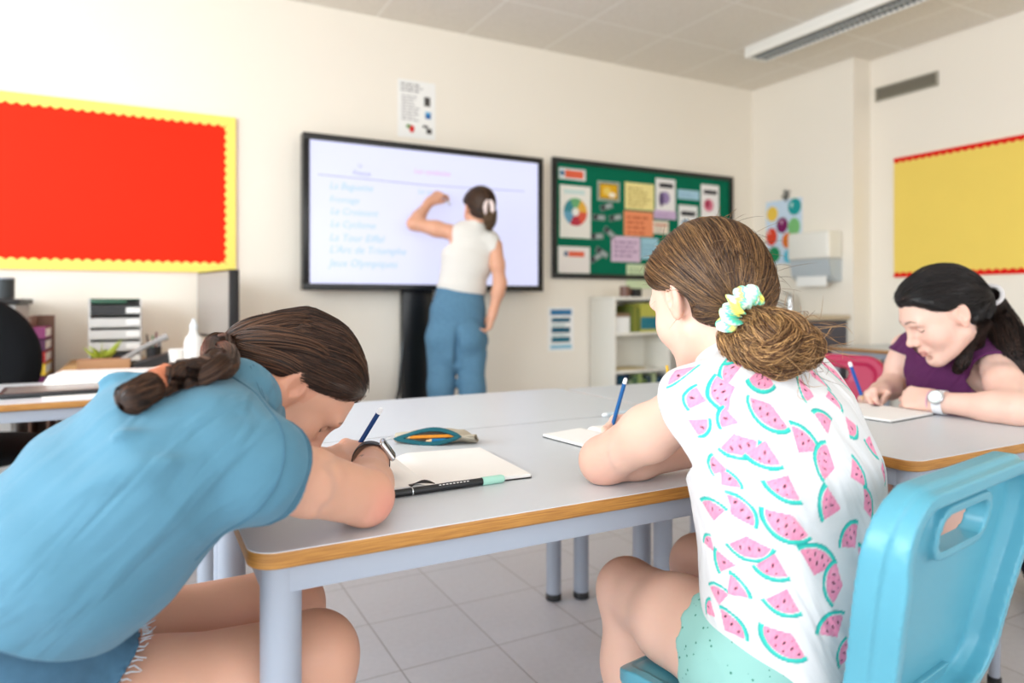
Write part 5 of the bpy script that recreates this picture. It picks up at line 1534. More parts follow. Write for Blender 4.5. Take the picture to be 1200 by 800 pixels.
# ------------------------------------------------------------------ girl in the blue T-shirt
def girl_blue():
    rg = np.random.default_rng(11)
    root = empty('person', (-.2, 1.0, 0), 0, 'girl in blue T-shirt with braid, slumped over her notebook writing', 'person')
    inv = V3(-.2, 1.0, 0)
    kid = lambda o: o
    pt = math.radians(59); hd = np.array([.996, -.087, 0])
    H = Head(at(346, 451, 1.04), hd * math.cos(pt) - V3(0, 0, math.sin(pt)), hd * math.sin(pt) + V3(0, 0, math.cos(pt)), .92)
    shR, shL = at(279, 543, .745), V3(.125, 1.01, .838)
    elR, wrR = V3(.262, .902, TZ + .040), V3(.338, 1.128, TZ + .036)
    elL, wrL = V3(.13, 1.27, TZ + .04), V3(.265, 1.165, TZ + .03)
    nb = V3(.108, .945, .878)
    F = Field()
    right = V3(.05, -1, 0)
    F.loft([((-.205, 1.02, .53), right, .125, .085), ((-.12, .97, .65), right, .108, .070), ((-.03, .925, .75), right, .110, .064), ((.045, .905, .83), right, .110, .052), ((.09, .905, .862), right, .085, .036)], .03)
    arm_ops(F, shR, elR, wrR, (.040, .039, .0365, .0355, .0220), .012)
    arm_ops(F, shL, elL, wrL, (.044, .041, .036, .036, .024), .025)
    hR = Hand(wrR, (-.10, 1, -.10), (.80, .05, .60), 1, .93); hR.add(F, **GRIP, wr=.0215)
    hL = Hand(wrL, (.95, -.3, -.05), (0, 0, 1), -1, .92); hL.add(F, **LOOSE)
    leg_ops(F, (-.20, .945, .50), (.215, .992, .500), (.20, .99, .09), (.080, .073, .058, .052, .036))
    leg_ops(F, (-.20, 1.09, .50), (.205, 1.165, .505), (.20, 1.16, .09), (.080, .074, .060, .052, .036))
    H.add(F, nb, .0415, ear_s=1.02)
    rest_on(F, TABLE_TOPS + [(.245, 1.03, .60, 1.27, TZ + .0108)]); rest_on(F, [(-.46, .82, -.03, 1.25, .4335)], .36, .50)
    bx = [(H.c - .125, H.c + .125, .0019), (hR.o - V3(.07, .06, .06), hR.o + V3(.08, .13, .07), .0018), (elR - V3(.08, .09, .06), elR + V3(.08, .09, .07), .003)]
    V, Q = multi_mesh(F, .005, bx)
    col = H.paint(V, '#d2a087', lips='#c98578', brow='#4a2f22', blush=.22)
    # rosy elbow
    e = np.exp(-(np.linalg.norm(V - (elR + V3(.02, -.035, -.01)), axis=1) / .03) ** 2)[:, None] * .55
    col = col * (1 - e) + C3('#d98476') * e
    body = link_mesh('body', np_mesh('body', V - inv, Q, col), M_skin, root)
    AMP = 1.5
    # T-shirt
    G = Field()
    G.loft([((-.215, 1.02, .545), right, .172, .130), ((-.145, .985, .635), right, .158, .112), ((-.035, .925, .752), right, .155, .102), ((.03, .905, .820), right, .152, .088), ((.075, .900, .848), right, .122, .060)], .05)
    d = (elR - shR); se = shR + d * .27
    G.cap(shR - V3(.01, -.03, -.004), shR + d * .12, .060, .054, .05); G.cap(shR + d * .12, shR + d * .50, .053, .0500, .02)
    dl = (elL - shL); sl = shL + dl * .45
    G.cap(shL, shL + dl * .55, .054, .050, .03)
    G.cap(nb - V3(.035, .02, .045), nb + V3(.0, .005, -.006), .061, .055, .03)
    wave(G, (.35, -.2, .9), 70, .0030, (-.22, .70, .68), (.06, 1.15, .98), .4, 1.2)
    wave(G, (.9, .1, -.25), 52, .0035, (-.25, .75, .56), (.0, 1.1, .72), 1.0, 1.4)
    for a, b_, w_, am in (((-.10, .83, .90), (.06, .79, .915), .012, .008), ((-.12, .80, .86), (.05, .755, .885), .011, .007), ((-.06, .775, .82), (.055, .735, .855), .012, .006), ((.02, .74, .80), (.09, .71, .90), .008, -.007),
                         ((-.18, .83, .72), (.06, .79, .775), .013, .006), ((-.20, .83, .645), (-.02, .80, .70), .014, .007), ((-.15, .84, .60), (-.08, .80, .72), .013, -.006), ((.03, .77, .77), (-.08, .82, .66), .014, .007),
                         ((.12, .72, .80), (.16, .75, .86), .010, .006), ((.14, .76, .76), (.19, .78, .83), .010, -.005), ((-.13, .95, .88), (.03, .90, .94), .012, .008), ((-.16, .99, .84), (.0, .98, .92), .012, .007)):
        fold(G, a, b_, w_, am * AMP)
    # sleeve seam
    G.shell(.009)
    G.ops.append((lambda x, y, z: (np.sqrt((x - nb[0] - .056) ** 2 + (y - nb[1] - .055) ** 2 + (z - nb[2] - .044) ** 2) - .066) * -1, None, None, 'i', .004))
    dn = nrmz(d); dln = nrmz(dl)
    def cutR(x, y, z): 
        s = (x - se[0]) * dn[0] + (y - se[1]) * dn[1] + (z - se[2]) * dn[2]
        r = np.sqrt(np.maximum((x - se[0]) ** 2 + (y - se[1]) ** 2 + (z - se[2]) ** 2 - s * s, 0))
        return np.where(r < .10, s - .004 * np.sin(30 * (y + z)), -1.0)
    G.ops.append((cutR, None, None, 'i', .003))
    def cutL(x, y, z):
        s = (x - sl[0]) * dln[0] + (y - sl[1]) * dln[1] + (z - sl[2]) * dln[2]
        r = np.sqrt(np.maximum((x - sl[0]) ** 2 + (y - sl[1]) ** 2 + (z - sl[2]) ** 2 - s * s, 0))
        return np.where(r < .09, s, -1.0)
    G.ops.append((cutL, None, None, 'i', .003))
    ax = nrmz((.42, 0, .9)); hp = V3(-.057, .9, .640)
    G.ops.append((lambda x, y, z: -((x - hp[0]) * ax[0] + (y - hp[1]) * ax[1] + (z - hp[2]) * ax[2]) + .006 * np.sin(x * 34) * np.sin(z * 20), None, None, 'i', .004))
    M_tee = mat('blue_jersey', '#527f94', .88, .15, var=.05, vscale=30, bump=.25, bscale=900, sheen=.12, wrinkle=((.2, .75, .3), (4, 10, 24), .9, .014))
    shirt = cloth('t_shirt', G, .0032, M_tee, root); shirt.location = -inv
    sol = Field(); sol.ops = [o for o in G.ops if o[3] in ('u', 'd')]
    M_seam = mat('blue_seam', '#416a7e', .9)
    an_ = nrmz(dn + V3(.25, .1, -.10)); pts = ring_on(sol, shR + d * .05, an_, cnt=72)
    b = MB(); b.tube([p - inv for p in pts[:-1]], .0013, 6, closed=True); b.build('sleeve_seam', M_seam, shirt).location = inv * 0
    for q in (.24, .215):
        pts = ring_on(sol, shR + d * q, dn, cnt=72); b = MB(); b.tube([p - inv for p in pts[:-1]], .0009, 6, closed=True); b.build('hem_stitching', M_seam, shirt)
    for ch in shirt.children: ch.location = inv
    # shorts
    K = Field()
    K.ell((-.20, 1.0, .54), (.150, .185, .150), k=0); K.ell((-.150, .98, .600), (.125, .151, .100), k=.03)
    for (hp_, kn) in (((-.20, .945, .50), (.215, .992, .500)), ((-.20, 1.09, .50), (.205, 1.165, .505))):
        hp_ = V3(*hp_); kn = V3(*kn); K.cap(hp_, hp_ + (kn - hp_) * .75, .098, .092, .03)
    wave(K, (.9, .3, .3), 90, .0025, (-.3, .8, .38), (.05, 1.2, .65), 0, 1.0)
    K.shell(.010); rest_on(K, [(-.47, .80, .02, 1.27, .4335)], .34, .50)
    K.ops.append((lambda x, y, z: x - .9 * (z - .595) - .004 + .004 * np.sin(y * 310 + z * 170) * np.sin(z * 420 + y * 90), None, None, 'i', .002))
    so = cloth('shorts', K, .0045, M_denim2, root); so.location = -inv
    b = MB(); rr2 = random.Random(3)
    for kny in (.966, 1.118):
        for k in range(90):
            a = k / 90 * 2 * PI; p = V3(.9 * (.50 + .094 * math.sin(a) - .595) + .003, kny + .094 * math.cos(a), .50 + .094 * math.sin(a))
            b.tube([p, p + V3(.006, 0, rr2.uniform(-.003, .003)), p + V3(rr2.uniform(.008, .016), rr2.uniform(-.004, .004), rr2.uniform(-.006, .006))], [.0008, .0007, .0004], 3)
    fr = b.build('frayed_hem', mat('denim_thread', '#b9c8d2', .9), so)
    # hair
    CF = cap_field(.010, -.105, .0115, bulk=[((.030, -.052, -.062), (.036, .046, .040), None, .03), ((-.030, -.052, -.062), (.036, .046, .040), None, .03), ((0, -.075, -.020), (.050, .040, .046), None, .03)])
    wave(CF, (0, .55, .83), 80, .0050, (-.12, -.13, -.09), (.12, .11, .13), .3, 1.6)
    tie = (0.004, -.112, -.046)
    pcs = scalp_hair(H, CF, tie, 9000, '#22140d', '#5f402e', rg, wav=.0018, rad=.00055)
    # baby hairs and flyaways
    hair = hair_mesh('hair', [(p[0] - inv, p[1], p[2]) for p in pcs], root)
    gp_ = [H.w(.004, -.098, -.040), H.w(.018, -.118, -.062)]
    for (px, py), o_ in zip(((254, 442), (222, 450), (196, 458), (168, 474), (146, 488)), (.015, .013, .013, .014, .014)):
        q = trace(G, px, py, .45, 1.3); gp_.append(q + G_solid_grad(q[None], G)[0] * o_)
    gd = smooth_curve(gp_, 60)
    nB = 44
    lock_src = [[(.058, .010, .030), (.070, -.045, .005), (.050, -.088, -.040)], [(.030, -.060, .080), (.042, -.092, .040), (.030, -.112, -.020)], [(.060, -.030, -.020), (.052, -.070, -.055), (.034, -.094, -.072)], [(.050, .015, .064), (.064, -.045, .045), (.050, -.098, -.010)]]
    pr = lambda t: .0122 * (1 - .25 * t)
    pieces = []
    for g in braid_guides(gd[:nB], .0105, 2.6, .014):
        b = MB(); b.tube(g, [pr(t) * .93 for t in np.linspace(0, 1, nB)], 12)
        me = bpy.data.meshes.new('t'); b.bm.to_mesh(me); b.bm.free()
        vv = np.array([v.co[:] for v in me.vertices]); qq = np.array([list(p.vertices) for p in me.polygons if len(p.vertices) == 4]); bpy.data.meshes.remove(me)
        pieces.append((vv, qq, np.repeat(C3('#22140d')[None], len(vv), 0)))
        st = tube_strands(g, lambda t: pr(t) * 1.04, 420, rg, twist=2.2, wav=.0006); pieces.append(strand_arrays(st, .0005, hair_cols(420, '#22140d', '#6a4833', rg)))
    tail = gd[nB - 3:]
    tl = smooth_curve(tail, 16)
    b = MB(); tr = [.008, .011, .014, .0155, .016, .016, .016, .016, .016, .0165, .0165, .0165, .016, .015, .012, .007]; b.tube(tl, tr, 12)
    me = bpy.data.meshes.new('t'); b.bm.to_mesh(me); b.bm.free(); vv = np.array([v.co[:] for v in me.vertices]); qq = np.array([list(p.vertices) for p in me.polygons if len(p.vertices) == 4]); bpy.data.meshes.remove(me)
    pieces.append((vv, qq, np.repeat(C3('#22140d')[None], len(vv), 0)))
    st = tube_strands(tl, lambda t: np.interp(t, np.linspace(0, 1, 16), tr) * 1.03, 900, rg, twist=.6, wav=.001); pieces.append(strand_arrays(st, .0005, hair_cols(900, '#24160e', '#6a4833', rg)))
    for k, src in enumerate(lock_src):
        g = smooth_curve([H.w(*q) for q in src] + [gd[4], gd[13]], 26)
        rd = lambda t: (.021 if k != 2 else .023) * (.42 + .58 * math.sin(min(1, t * 1.9 + .12) * PI / 2)) * (1 - .42 * max(0, t - .45) / .55)
        b = MB(); b.tube(g, [rd(t) * .9 for t in np.linspace(0, 1, 26)], 14)
        me = bpy.data.meshes.new('t'); b.bm.to_mesh(me); b.bm.free(); vv = np.array([v.co[:] for v in me.vertices]); qq = np.array([list(p.vertices) for p in me.polygons if len(p.vertices) == 4]); bpy.data.meshes.remove(me)
        pieces.append((vv, qq, np.repeat(C3('#22140d')[None], len(vv), 0)))
        st = tube_strands(g, rd, 900, rg, twist=1.5 * (-1) ** k, wav=.0008); pieces.append(strand_arrays(st, .0005, hair_cols(900, '#22140d', '#6a4833', rg)))
    # wisps at the nape
    wn = 34; wp = H.w(.0, -.110, .0) + rg.normal(0, .006, (wn, 3)); dd = nrmz(H.w(0, -.5, .6) - H.c) + rg.normal(0, .35, (wn, 3))
    ts = np.linspace(0, 1, 7)[None, :, None]; wps = wp[:, None] + dd[:, None] * ts * rg.uniform(.008, .022, (wn, 1, 1)) + V3(0, 0, -.01) * ts ** 2
    pieces.append(strand_arrays(wps, .00032, hair_cols(wn, '#4a2e1e', '#9a7050', rg)))
    br = hair_mesh('braid', [(p[0] - inv, p[1], p[2]) for p in pieces], hair)
    b = MB(); c = gd[nB - 4]; tdir = nrmz(gd[nB - 2] - gd[nB - 6]); R_ = frame(tdir, V3(0, 0, 1))
    for k in range(5):
        ring = [c + tdir * (k - 2) * .0036 + R_ @ V3(.0145 * math.cos(a), 0, .0145 * math.sin(a)) - inv for a in np.linspace(0, 2 * PI, 25)[:-1]]
        b.tube(ring, .0024, 6, closed=True)
    b.build('hair_elastic', mat('elastic_coral', '#a8603f', .7), hair)
    # earring
    b = MB(); b.ball(H.w(.0865, -.012, -.0365) - inv, .0030, 12); b.build('earring', mat('silver', '#d9dcdf', .2, metal=1.0), root)
    # watch
    fd = nrmz(wrR - elR)
    watch(root, wrR - fd * .014, fd, (.80, -.12, .55), .0315, .0290, mat('watch_strap_black', '#17181a', .5), mat('watch_case', '#c9ccd0', .2, metal=.8), mat('watch_glass_black', '#0c0d10', .1), True, .0185)
    # pencil
    tp = at_z(401, 553, ZT + .010)
    tl_ = at(447, 478, 1.145)
    pencil('pencil', 'dark blue pencil with white end held by girl in blue T-shirt', tp, tl_ - tp, float(np.linalg.norm(tl_ - tp)), .0042, '#1d3f73', '#eef0f2', cap_l=.011)
    return root, H, hR

def trace(G, px, py, d0, d1):
    """point of a shirt's outside met by the sight line through a photograph pixel (or the nearest to it)"""
    Z = Field(); Z.ops = [o for o in G.ops if o[3] == 'u']
    ds = np.linspace(d0, d1, 900); P = np.stack([at(px, py, d) for d in ds]); D = Z.sample(P)
    i = np.argmax(D < 0) if (D < 0).any() else int(np.argmin(D))
    return P[i]

def G_solid(P, G):
    """outside distance of a shirt field before it was hollowed"""
    Z = Field(); Z.ops = [o for o in G.ops if o[3] == 'u']
    return Z.sample(P)
def G_solid_grad(P, G):
    Z = Field(); Z.ops = [o for o in G.ops if o[3] == 'u']
    return Z.grad(P)

if '1' not in SKIP: girl_blue()
# ------------------------------------------------------------------ girl in the watermelon blouse
WEDGES = [  # photograph position, direction of the rind (image degrees, 90 = down), half angle, radius in mm
    (854, 432, 160, 42, 40), (869, 412, 100, 42, 36), (893, 447, 95, 45, 42), (842, 461, 160, 48, 42), (901, 481, 112, 66, 40), (811, 466, 190, 40, 30), (942, 456, 215, 42, 34), (954, 438, 305, 48, 32), (977, 468, 20, 28, 36),
    (965, 491, 255, 38, 36), (943, 514, 290, 42, 44), (999, 503, 60, 42, 34), (864, 517, 60, 60, 36), (896, 536, 92, 38, 42), (971, 543, 215, 60, 38), (1006, 554, 330, 36, 42), (855, 561, 320, 40, 28), (918, 574, 110, 42, 40),
    (970, 590, 200, 42, 42), (1015, 592, 310, 55, 34), (835, 594, 262, 42, 34), (864, 600, 335, 58, 34), (924, 612, 122, 68, 42), (995, 626, 245, 50, 40), (877, 637, 75, 60, 38), (830, 634, 240, 35, 26), (959, 652, 285, 48, 46),
    (846, 658, 200, 30, 36), (905, 667, 100, 38, 40), (981, 684, 195, 62, 38), (842, 693, 262, 40, 32), (864, 688, 325, 36, 34), (918, 709, 105, 42, 40), (974, 730, 245, 50, 40), (859, 730, 322, 52, 34), (922, 750, 132, 64, 42), (831, 712, 240, 40, 26),
    (988, 764, 200, 45, 34), (1021, 523, 80, 36, 36), (1036, 553, 60, 40, 32), (1043, 582, 330, 40, 32), (1012, 655, 300, 45, 36), (1030, 625, 60, 45, 34), (838, 545, 200, 40, 26), (850, 490, 200, 36, 30), (822, 500, 30, 40, 28), (795, 440, 40, 40, 30), (985, 430, 60, 45, 32),
    (1020, 700, 100, 45, 36), (1050, 660, 200, 45, 34)]

def girl_watermelon():
    rg = np.random.default_rng(21)
    org = V3(.84, .69, 0)
    root = empty('person', org, 0, 'girl seen from behind in white watermelon print blouse, writing', 'person')
    right = nrmz((.99, .14, 0)); fw = nrmz((-.14, .99, 0))
    pit = math.radians(24); hd = nrmz((.03, 1, 0))
    H = Head(at(828, 347, 1.085), hd * math.cos(pit) - V3(0, 0, math.sin(pit)), hd * math.sin(pit) + V3(0, 0, math.cos(pit)), .96)
    shL, shR = at(822, 470, .965), V3(.945, .755, .868)
    elL, wrL = V3(.672, .938, TZ + .037), V3(.885, .925, TZ + .033)
    elR, wrR = V3(1.05, 1.01, TZ + .037), V3(.968, 1.185, TZ + .038)
    nb = V3(.782, .752, .915)
    F = Field()
    F.loft([((.83, .68, .50), right, .135, .095), ((.83, .685, .62), right, .105, .075), ((.822, .70, .74), right, .110, .070), ((.812, .722, .82), right, .112, .062), ((.805, .735, .872), right, .085, .045)], .04)
    arm_ops(F, shL, elL, wrL, (.040, .040, .0365, .0345, .023), .022)
    arm_ops(F, shR, elR, wrR, (.040, .037, .034, .033, .022), .022)
    hL = Hand(wrL, (1, -.05, -.05), (0, .15, 1), -1, .88); hL.add(F, **LOOSE, wr=.021)
    hR = Hand(wrR, (-.88, .42, -.14), (.30, .62, .62), 1, .90); hR.add(F, **GRIP, wr=.021)
    leg_ops(F, (.735, .69, .50), (.800, 1.040, .462), (.79, 1.0, .09), (.076, .068, .054, .050, .034))
    leg_ops(F, (.925, .70, .50), (.995, 1.060, .470), (1.02, 1.12, .09), (.076, .068, .054, .050, .034))
    H.add(F, nb, .046)
    rest_on(F, TABLE_TOPS + [(.785, 1.12, 1.05, 1.345, TZ + .0108)]); rest_on(F, [(.66, .52, 1.10, .935, .4335)], .36, .50)
    bx = [(H.c - .125, H.c + .125, .0022), (hR.o - V3(.12, .05, .05), hR.o + V3(.04, .12, .07), .0018), (elL - V3(.06, .06, .05), elL + V3(.06, .06, .12), .003)]
    V, Q = multi_mesh(F, .005, bx)
    col = H.paint(V, '#e3b9a5', lips='#cf8a80', brow='#5a3b28', blush=.3)
    e = np.exp(-(np.linalg.norm(V - (elL + V3(-.01, -.02, -.015)), axis=1) / .03) ** 2)[:, None] * .45
    col = col * (1 - e) + C3('#e09a8c') * e
    link_mesh('body', np_mesh('body', V - org, Q, col), M_skin, root)
    # blouse
    G = Field()
    G.loft([((.832, .684, .500), right, .168, .108), ((.832, .688, .62), right, .152, .104), ((.823, .697, .74), right, .152, .104), ((.812, .722, .825), right, .150, .090), ((.804, .735, .872), right, .118, .064)], .05)
    d = elL - shL; d2 = elR - shR
    G.cap(shL + V3(.03, .0, .0), shL + d * .10, .052, .054, .04); G.cap(shL + d * .10, shL + d * .5, .054, .058, .02)
    G.cap(shR - V3(.03, 0, 0), shR + d2 * .10, .052, .052, .04); G.cap(shR + d2 * .10, shR + d2 * .4, .052, .056, .02)
    G.cap(nb - V3(-.01, .0, .05), nb + V3(-.004, .008, -.004), .058, .050, .03)
    wave(G, (.5, .3, .2), 60, .003, (.66, .55, .48), (1.0, .9, .68), .3, 1.3)
    for a, b_, w_, am in (((.74, .66, .86), (.84, .60, .74), .014, .006), ((.80, .64, .88), (.90, .63, .80), .014, .006), ((.70, .72, .80), (.82, .59, .66), .016, .006), ((.92, .66, .82), (.86, .58, .66), .016, -.006), ((.95, .68, .74), (.84, .57, .60), .018, .006), ((.70, .66, .62), (.86, .56, .54), .016, .006), ((.72, .70, .78), (.70, .66, .58), .010, -.006)):
        fold(G, a, b_, w_, am)
    solid = Field(); solid.ops = list(G.ops)
    G.shell(.008)
    G.ops.append((lambda x, y, z: -(np.sqrt((x - nb[0] + .004) ** 2 + (y - nb[1] - .045) ** 2 + (z - nb[2] - .040) ** 2) - .066), None, None, 'i', .004))
    for sh, dd, fr in ((shL, d, .10), (shR, d2, .10)):
        dn = nrmz(dd); se = sh + dd * fr
        def cut(x, y, z, se=se, dn=dn):
            s = (x - se[0]) * dn[0] + (y - se[1]) * dn[1] + (z - se[2]) * dn[2]
            r = np.sqrt(np.maximum((x - se[0]) ** 2 + (y - se[1]) ** 2 + (z - se[2]) ** 2 - s * s, 0))
            return np.where(r < .085, s + .25 * (z - se[2]) * .3, -1.0)
        G.ops.append((cut, None, None, 'i', .003))
    G.ops.append((lambda x, y, z: .512 + .006 * np.sin(x * 40) - .18 * (y - .62) - z + .05 * (x - .83), None, None, 'i', .003))
    V, Q = G.mesh(.0019)
    # print: cylindrical cloth coordinates about the trunk axis
    def cloth_uv(P):
        zz = P[:, 2]; cx = np.interp(zz, [.5, .74, .872], [.832, .823, .804]); cy = np.interp(zz, [.5, .62, .74, .872], [.672, .680, .697, .735])
        a = np.arctan2((P[:, 0] - cx) * right[0] + (P[:, 1] - cy) * right[1], -((P[:, 0] - cx) * fw[0] + (P[:, 1] - cy) * fw[1]))
        return np.stack([a * .145, zz], 1)
    UV = cloth_uv(V)
    seedn = hnoise(V, 900, 5); wob = hnoise(V, 160, 9)
    base = np.array([.70, .695, .695]); col = np.repeat(base[None], len(V), 0)
    pinkA, pinkB, teal, tealD, seed = C3('#ee8fae'), C3('#f6b3c6'), C3('#3cc4b4'), C3('#2aa79f'), C3('#3a2430')
    # the front of the blouse carries the same print in a loose scatter
    placed = []
    Zs = solid
    for (px, py, ang, ha, rmm) in WEDGES:
        def hit(x, y):
            ds = np.linspace(.6, 1.5, 1100); P = np.stack([at(x, y, q) for q in ds]); D = Zs.sample(P)
            if not (D < 0).any(): return None
            return P[np.argmax(D < 0)]
        p = hit(px, py)
        if p is None: continue
        ca, sa = math.cos(math.radians(ang)), math.sin(math.radians(ang))
        q = hit(px + 6 * ca, py + 6 * sa)
        u0 = cloth_uv(p[None])[0]
        if q is None: dv = np.array([ca, -sa])
        else: dv = cloth_uv(q[None])[0] - u0
        placed.append((p, u0, dv / (np.linalg.norm(dv) + 1e-9), ha, rmm * .00085))
    rr = np.random.default_rng(4)
    for i in range(16):
        for j in range(8):
            a = -PI + (i + .5 * (j % 2)) * PI / 8
            u0 = np.array([a * .145, .545 + j * .050])
            dm = [np.hypot((u0[0] - q[1][0] + .145 * PI) % (.290 * PI) - .145 * PI, u0[1] - q[1][1]) for q in placed]
            if min(dm) < .058: continue
            t = rr.uniform(0, 6.28); placed.append((None, u0, np.array([math.cos(t), math.sin(t)]), rr.uniform(36, 60), .034))
    for p, u0, dv, ha, r in placed:
        D2 = UV - u0; D2[:, 0] = (D2[:, 0] + .145 * PI) % (.290 * PI) - .145 * PI
        m = (np.abs(D2) < r * 1.6).all(1)
        if p is not None: m &= (np.linalg.norm(V - p, axis=1) < .085)
        I = np.nonzero(m)[0]
        if not len(I): continue
        X = D2[I, 0] * dv[0] + D2[I, 1] * dv[1]; Y = -D2[I, 0] * dv[1] + D2[I, 1] * dv[0]
        cc = .62 if ha < 55 else .30          # where the centre lies between apex and rind
        X = X + cc * r
        w_ = .0007 * wob[I]
        rad = np.hypot(X, Y) + w_; an = np.degrees(np.abs(np.arctan2(Y, X)))
        e_ = .0009
        sm = lambda v: np.clip(v / e_ + .5, 0, 1)
        side = (np.radians(ha) - np.radians(an)) * np.maximum(rad, .004)
        pink = sm(.86 * r - rad) * sm(side)
        rind = sm(rad - .885 * r - .001 * wob[I]) * sm(1.045 * r - rad) * sm(side + .0015)
        dark = np.clip((rad - .955 * r) / (.05 * r), 0, 1)[:, None]
        cI = col[I]
        cI = cI * (1 - rind[:, None]) + rind[:, None] * (teal * (1 - dark) + tealD * dark)
        t = (seedn[I] * .5 + .5)[:, None]; rim_ = np.clip(1 - np.minimum(side, .86 * r - rad) / .004, 0, 1)[:, None] * .35
        pc = pinkA * (1 - t * .4) + pinkB * t * .4; pc = pc * (1 - rim_) + C3('#d9668c') * rim_
        cI = cI * (1 - pink[:, None]) + pink[:, None] * pc
        g = .0105; row = np.floor(X / g); yy = Y / g + .5 * (row % 2)
        fx = (X / g - row - .5) * g; fy = (yy - np.floor(yy) - .5) * g
        sd = sm((1 - np.sqrt((fx / .0028) ** 2 + (fy / .0013) ** 2)) * .0013) * sm(.76 * r - rad) * sm(rad - .22 * r) * sm(side - .004)
        cI = cI * (1 - sd[:, None]) + sd[:, None] * seed
        col[I] = cI
    M_bl = attr_mat('watermelon_print', rough=.85, spec=.2, bump=.25, bscale=900, wrinkle=((.3, .5, .2), (14, 12, 5), .9, .018))
    bl = link_mesh('blouse', np_mesh('blouse', V - org, Q, col), M_bl, root)
    # mint shorts with eyelet dots
    K = Field(); K.ell((.832, .685, .515), (.165, .105, .10), None, 0)
    for hp_, kn in (((.735, .69, .50), (.800, 1.040, .462)), ((.925, .70, .50), (.995, 1.060, .470))):
        hp_ = V3(*hp_); kn = V3(*kn); K.cap(hp_, hp_ + (kn - hp_) * .6, .092, .088, .03)
    wave(K, (.3, .8, .4), 75, .003, (.62, .5, .38), (1.05, .95, .62), 0, 1.2)
    K.shell(.009)
    K.ops.append((lambda x, y, z: y - .740 - .28 * (z - .50) + .004 * np.sin(x * 150 + z * 120), None, None, 'i', .002))
    K.ops.append((lambda x, y, z: .4345 - z, None, None, 'i', .006))
    V, Q = K.mesh(.0035)
    ms = bpy.data.materials.new('mint_eyelet'); N = NT(ms)
    tc = N.n('ShaderNodeTexCoord'); vo = N.n('ShaderNodeTexVoronoi'); vo.inputs['Scale'].default_value = 95; N.l(tc.outputs['Object'], vo.inputs['Vector'])
    dot = N.math('LESS_THAN', vo.outputs['Distance'], .16)
    N.l(N.mix(dot, hexc('#8bbab2'), hexc('#3f7d6c')), N.b.inputs['Base Color']); N.b.inputs['Roughness'].default_value = .85; N.b.inputs['Specular IOR Level'].default_value = .2
    link_mesh('shorts', np_mesh('shorts', V - org, Q), ms, root)
    # hair
    base_c, light_c = '#3a2315', '#9a7248'
    CF = cap_field(.0125, -.080, .0125, bulk=[((0, -.080, -.012), (.048, .036, .050), None, .03)])
    wave(CF, (.9, .1, .3), 130, .0018, (-.12, -.14, -.10), (.12, .11, .13), .3, 1.0)
    tie = H.loc(at(868, 365, .985)[None])[0]
    pcs = scalp_hair(H, CF, tie, 12000, base_c, light_c, rg, rad=.0005, wav=.0004)
    n = 160; th = rg.uniform(0, 6.28, n); bp_ = rg.choice(len(pcs[0][0]), n); p0 = pcs[0][0][bp_]; dirn = p0 - H.c; dirn /= np.linalg.norm(dirn, axis=1, keepdims=True); dirn += rg.normal(0, .5, (n, 3)) + V3(.2, -.4, 0)
    ts = np.linspace(0, 1, 8)[None, :, None]; fly = p0[:, None] + dirn[:, None] * ts * rg.uniform(.012, .035, (n, 1, 1)) - V3(0, 0, .012) * ts ** 2
    pcs.append(strand_arrays(fly, .00028, hair_cols(n, '#6a4a2e', '#b08a5c', rg)))
    hair = hair_mesh('hair', [(p[0] - org, p[1], p[2]) for p in pcs], root)
    # ponytail folded into loose curls
    T0 = A0 = at(873, 368, .968)
    pieces = []
    def lock(pts, r0, n_, tw=1.5, wv=.0042, fl=None):
        g = smooth_curve(pts, 30)
        rad = fl or (lambda t: r0 * (.50 + .50 * math.sin(min(1, t * 2.2 + .2) * PI / 2)) * (1 - .35 * max(0, t - .6) / .4))
        b = MB(); b.tube(g, [max(.002, rad(t) * .80) for t in np.linspace(0, 1, 30)], 12)
        me = bpy.data.meshes.new('t'); b.bm.to_mesh(me); b.bm.free(); vv = np.array([v.co[:] for v in me.vertices]); qq = np.array([list(p.vertices) for p in me.polygons if len(p.vertices) == 4]); bpy.data.meshes.remove(me)
        pieces.append((vv, qq, np.repeat(C3('#4a2e1a')[None], len(vv), 0)))
        st = tube_strands(g, rad, n_, rg, twist=tw, wav=wv, wf=11); pieces.append(strand_arrays(st, .0005, hair_cols(n_, '#553620', '#cf9f66', rg, .45)))
    A_ = lambda x, y, dd: at(x, y, dd)
    lock([T0, A_(898, 378, .965), A_(926, 386, .945), A_(938, 405, .935), A_(928, 424, .93)], .021, 1300, 1.2)
    lock([T0, A_(888, 380, .955), A_(904, 396, .93), A_(925, 404, .925), A_(944, 400, .935), A_(950, 414, .945)], .019, 1200, 1.0)
    lock([T0 + V3(0, 0, -.012), A_(876, 394, .965), A_(890, 412, .945), A_(914, 426, .935), A_(936, 422, .935)], .021, 1300, -1.0)
    lock([T0 + V3(-.01, 0, -.015), A_(856, 394, .985), A_(862, 410, .965), A_(880, 426, .950), A_(905, 436, .945)], .016, 900, 1.4)
    lock([T0, A_(905, 380, .955), A_(922, 392, .92), A_(912, 410, .905), A_(894, 416, .91), A_(880, 410, .92)], .015, 900, 1.6)
    lock([A_(925, 382, .94), A_(945, 392, .945), A_(952, 405, .95), A_(948, 420, .955), A_(938, 426, .95)], .013, 500, 1.6)
    for k in range(130):
        p = A_(rg.uniform(880, 948), rg.uniform(372, 428), rg.uniform(.92, .95)); v = rg.normal(0, 1, 3) * .014 + V3(.012, -.006, -.006)
        c_ = smooth_curve([p, p + v, p + v * 1.6 + rg.normal(0, .006, 3), p + v * 2 + rg.normal(0, .010, 3)], 12)
        pieces.append(strand_arrays(c_[None], .0004, hair_cols(1, '#6a4526', '#c79a66', rg)))
    hair_mesh('ponytail', [(p[0] - org, p[1], p[2]) for p in pieces], hair)
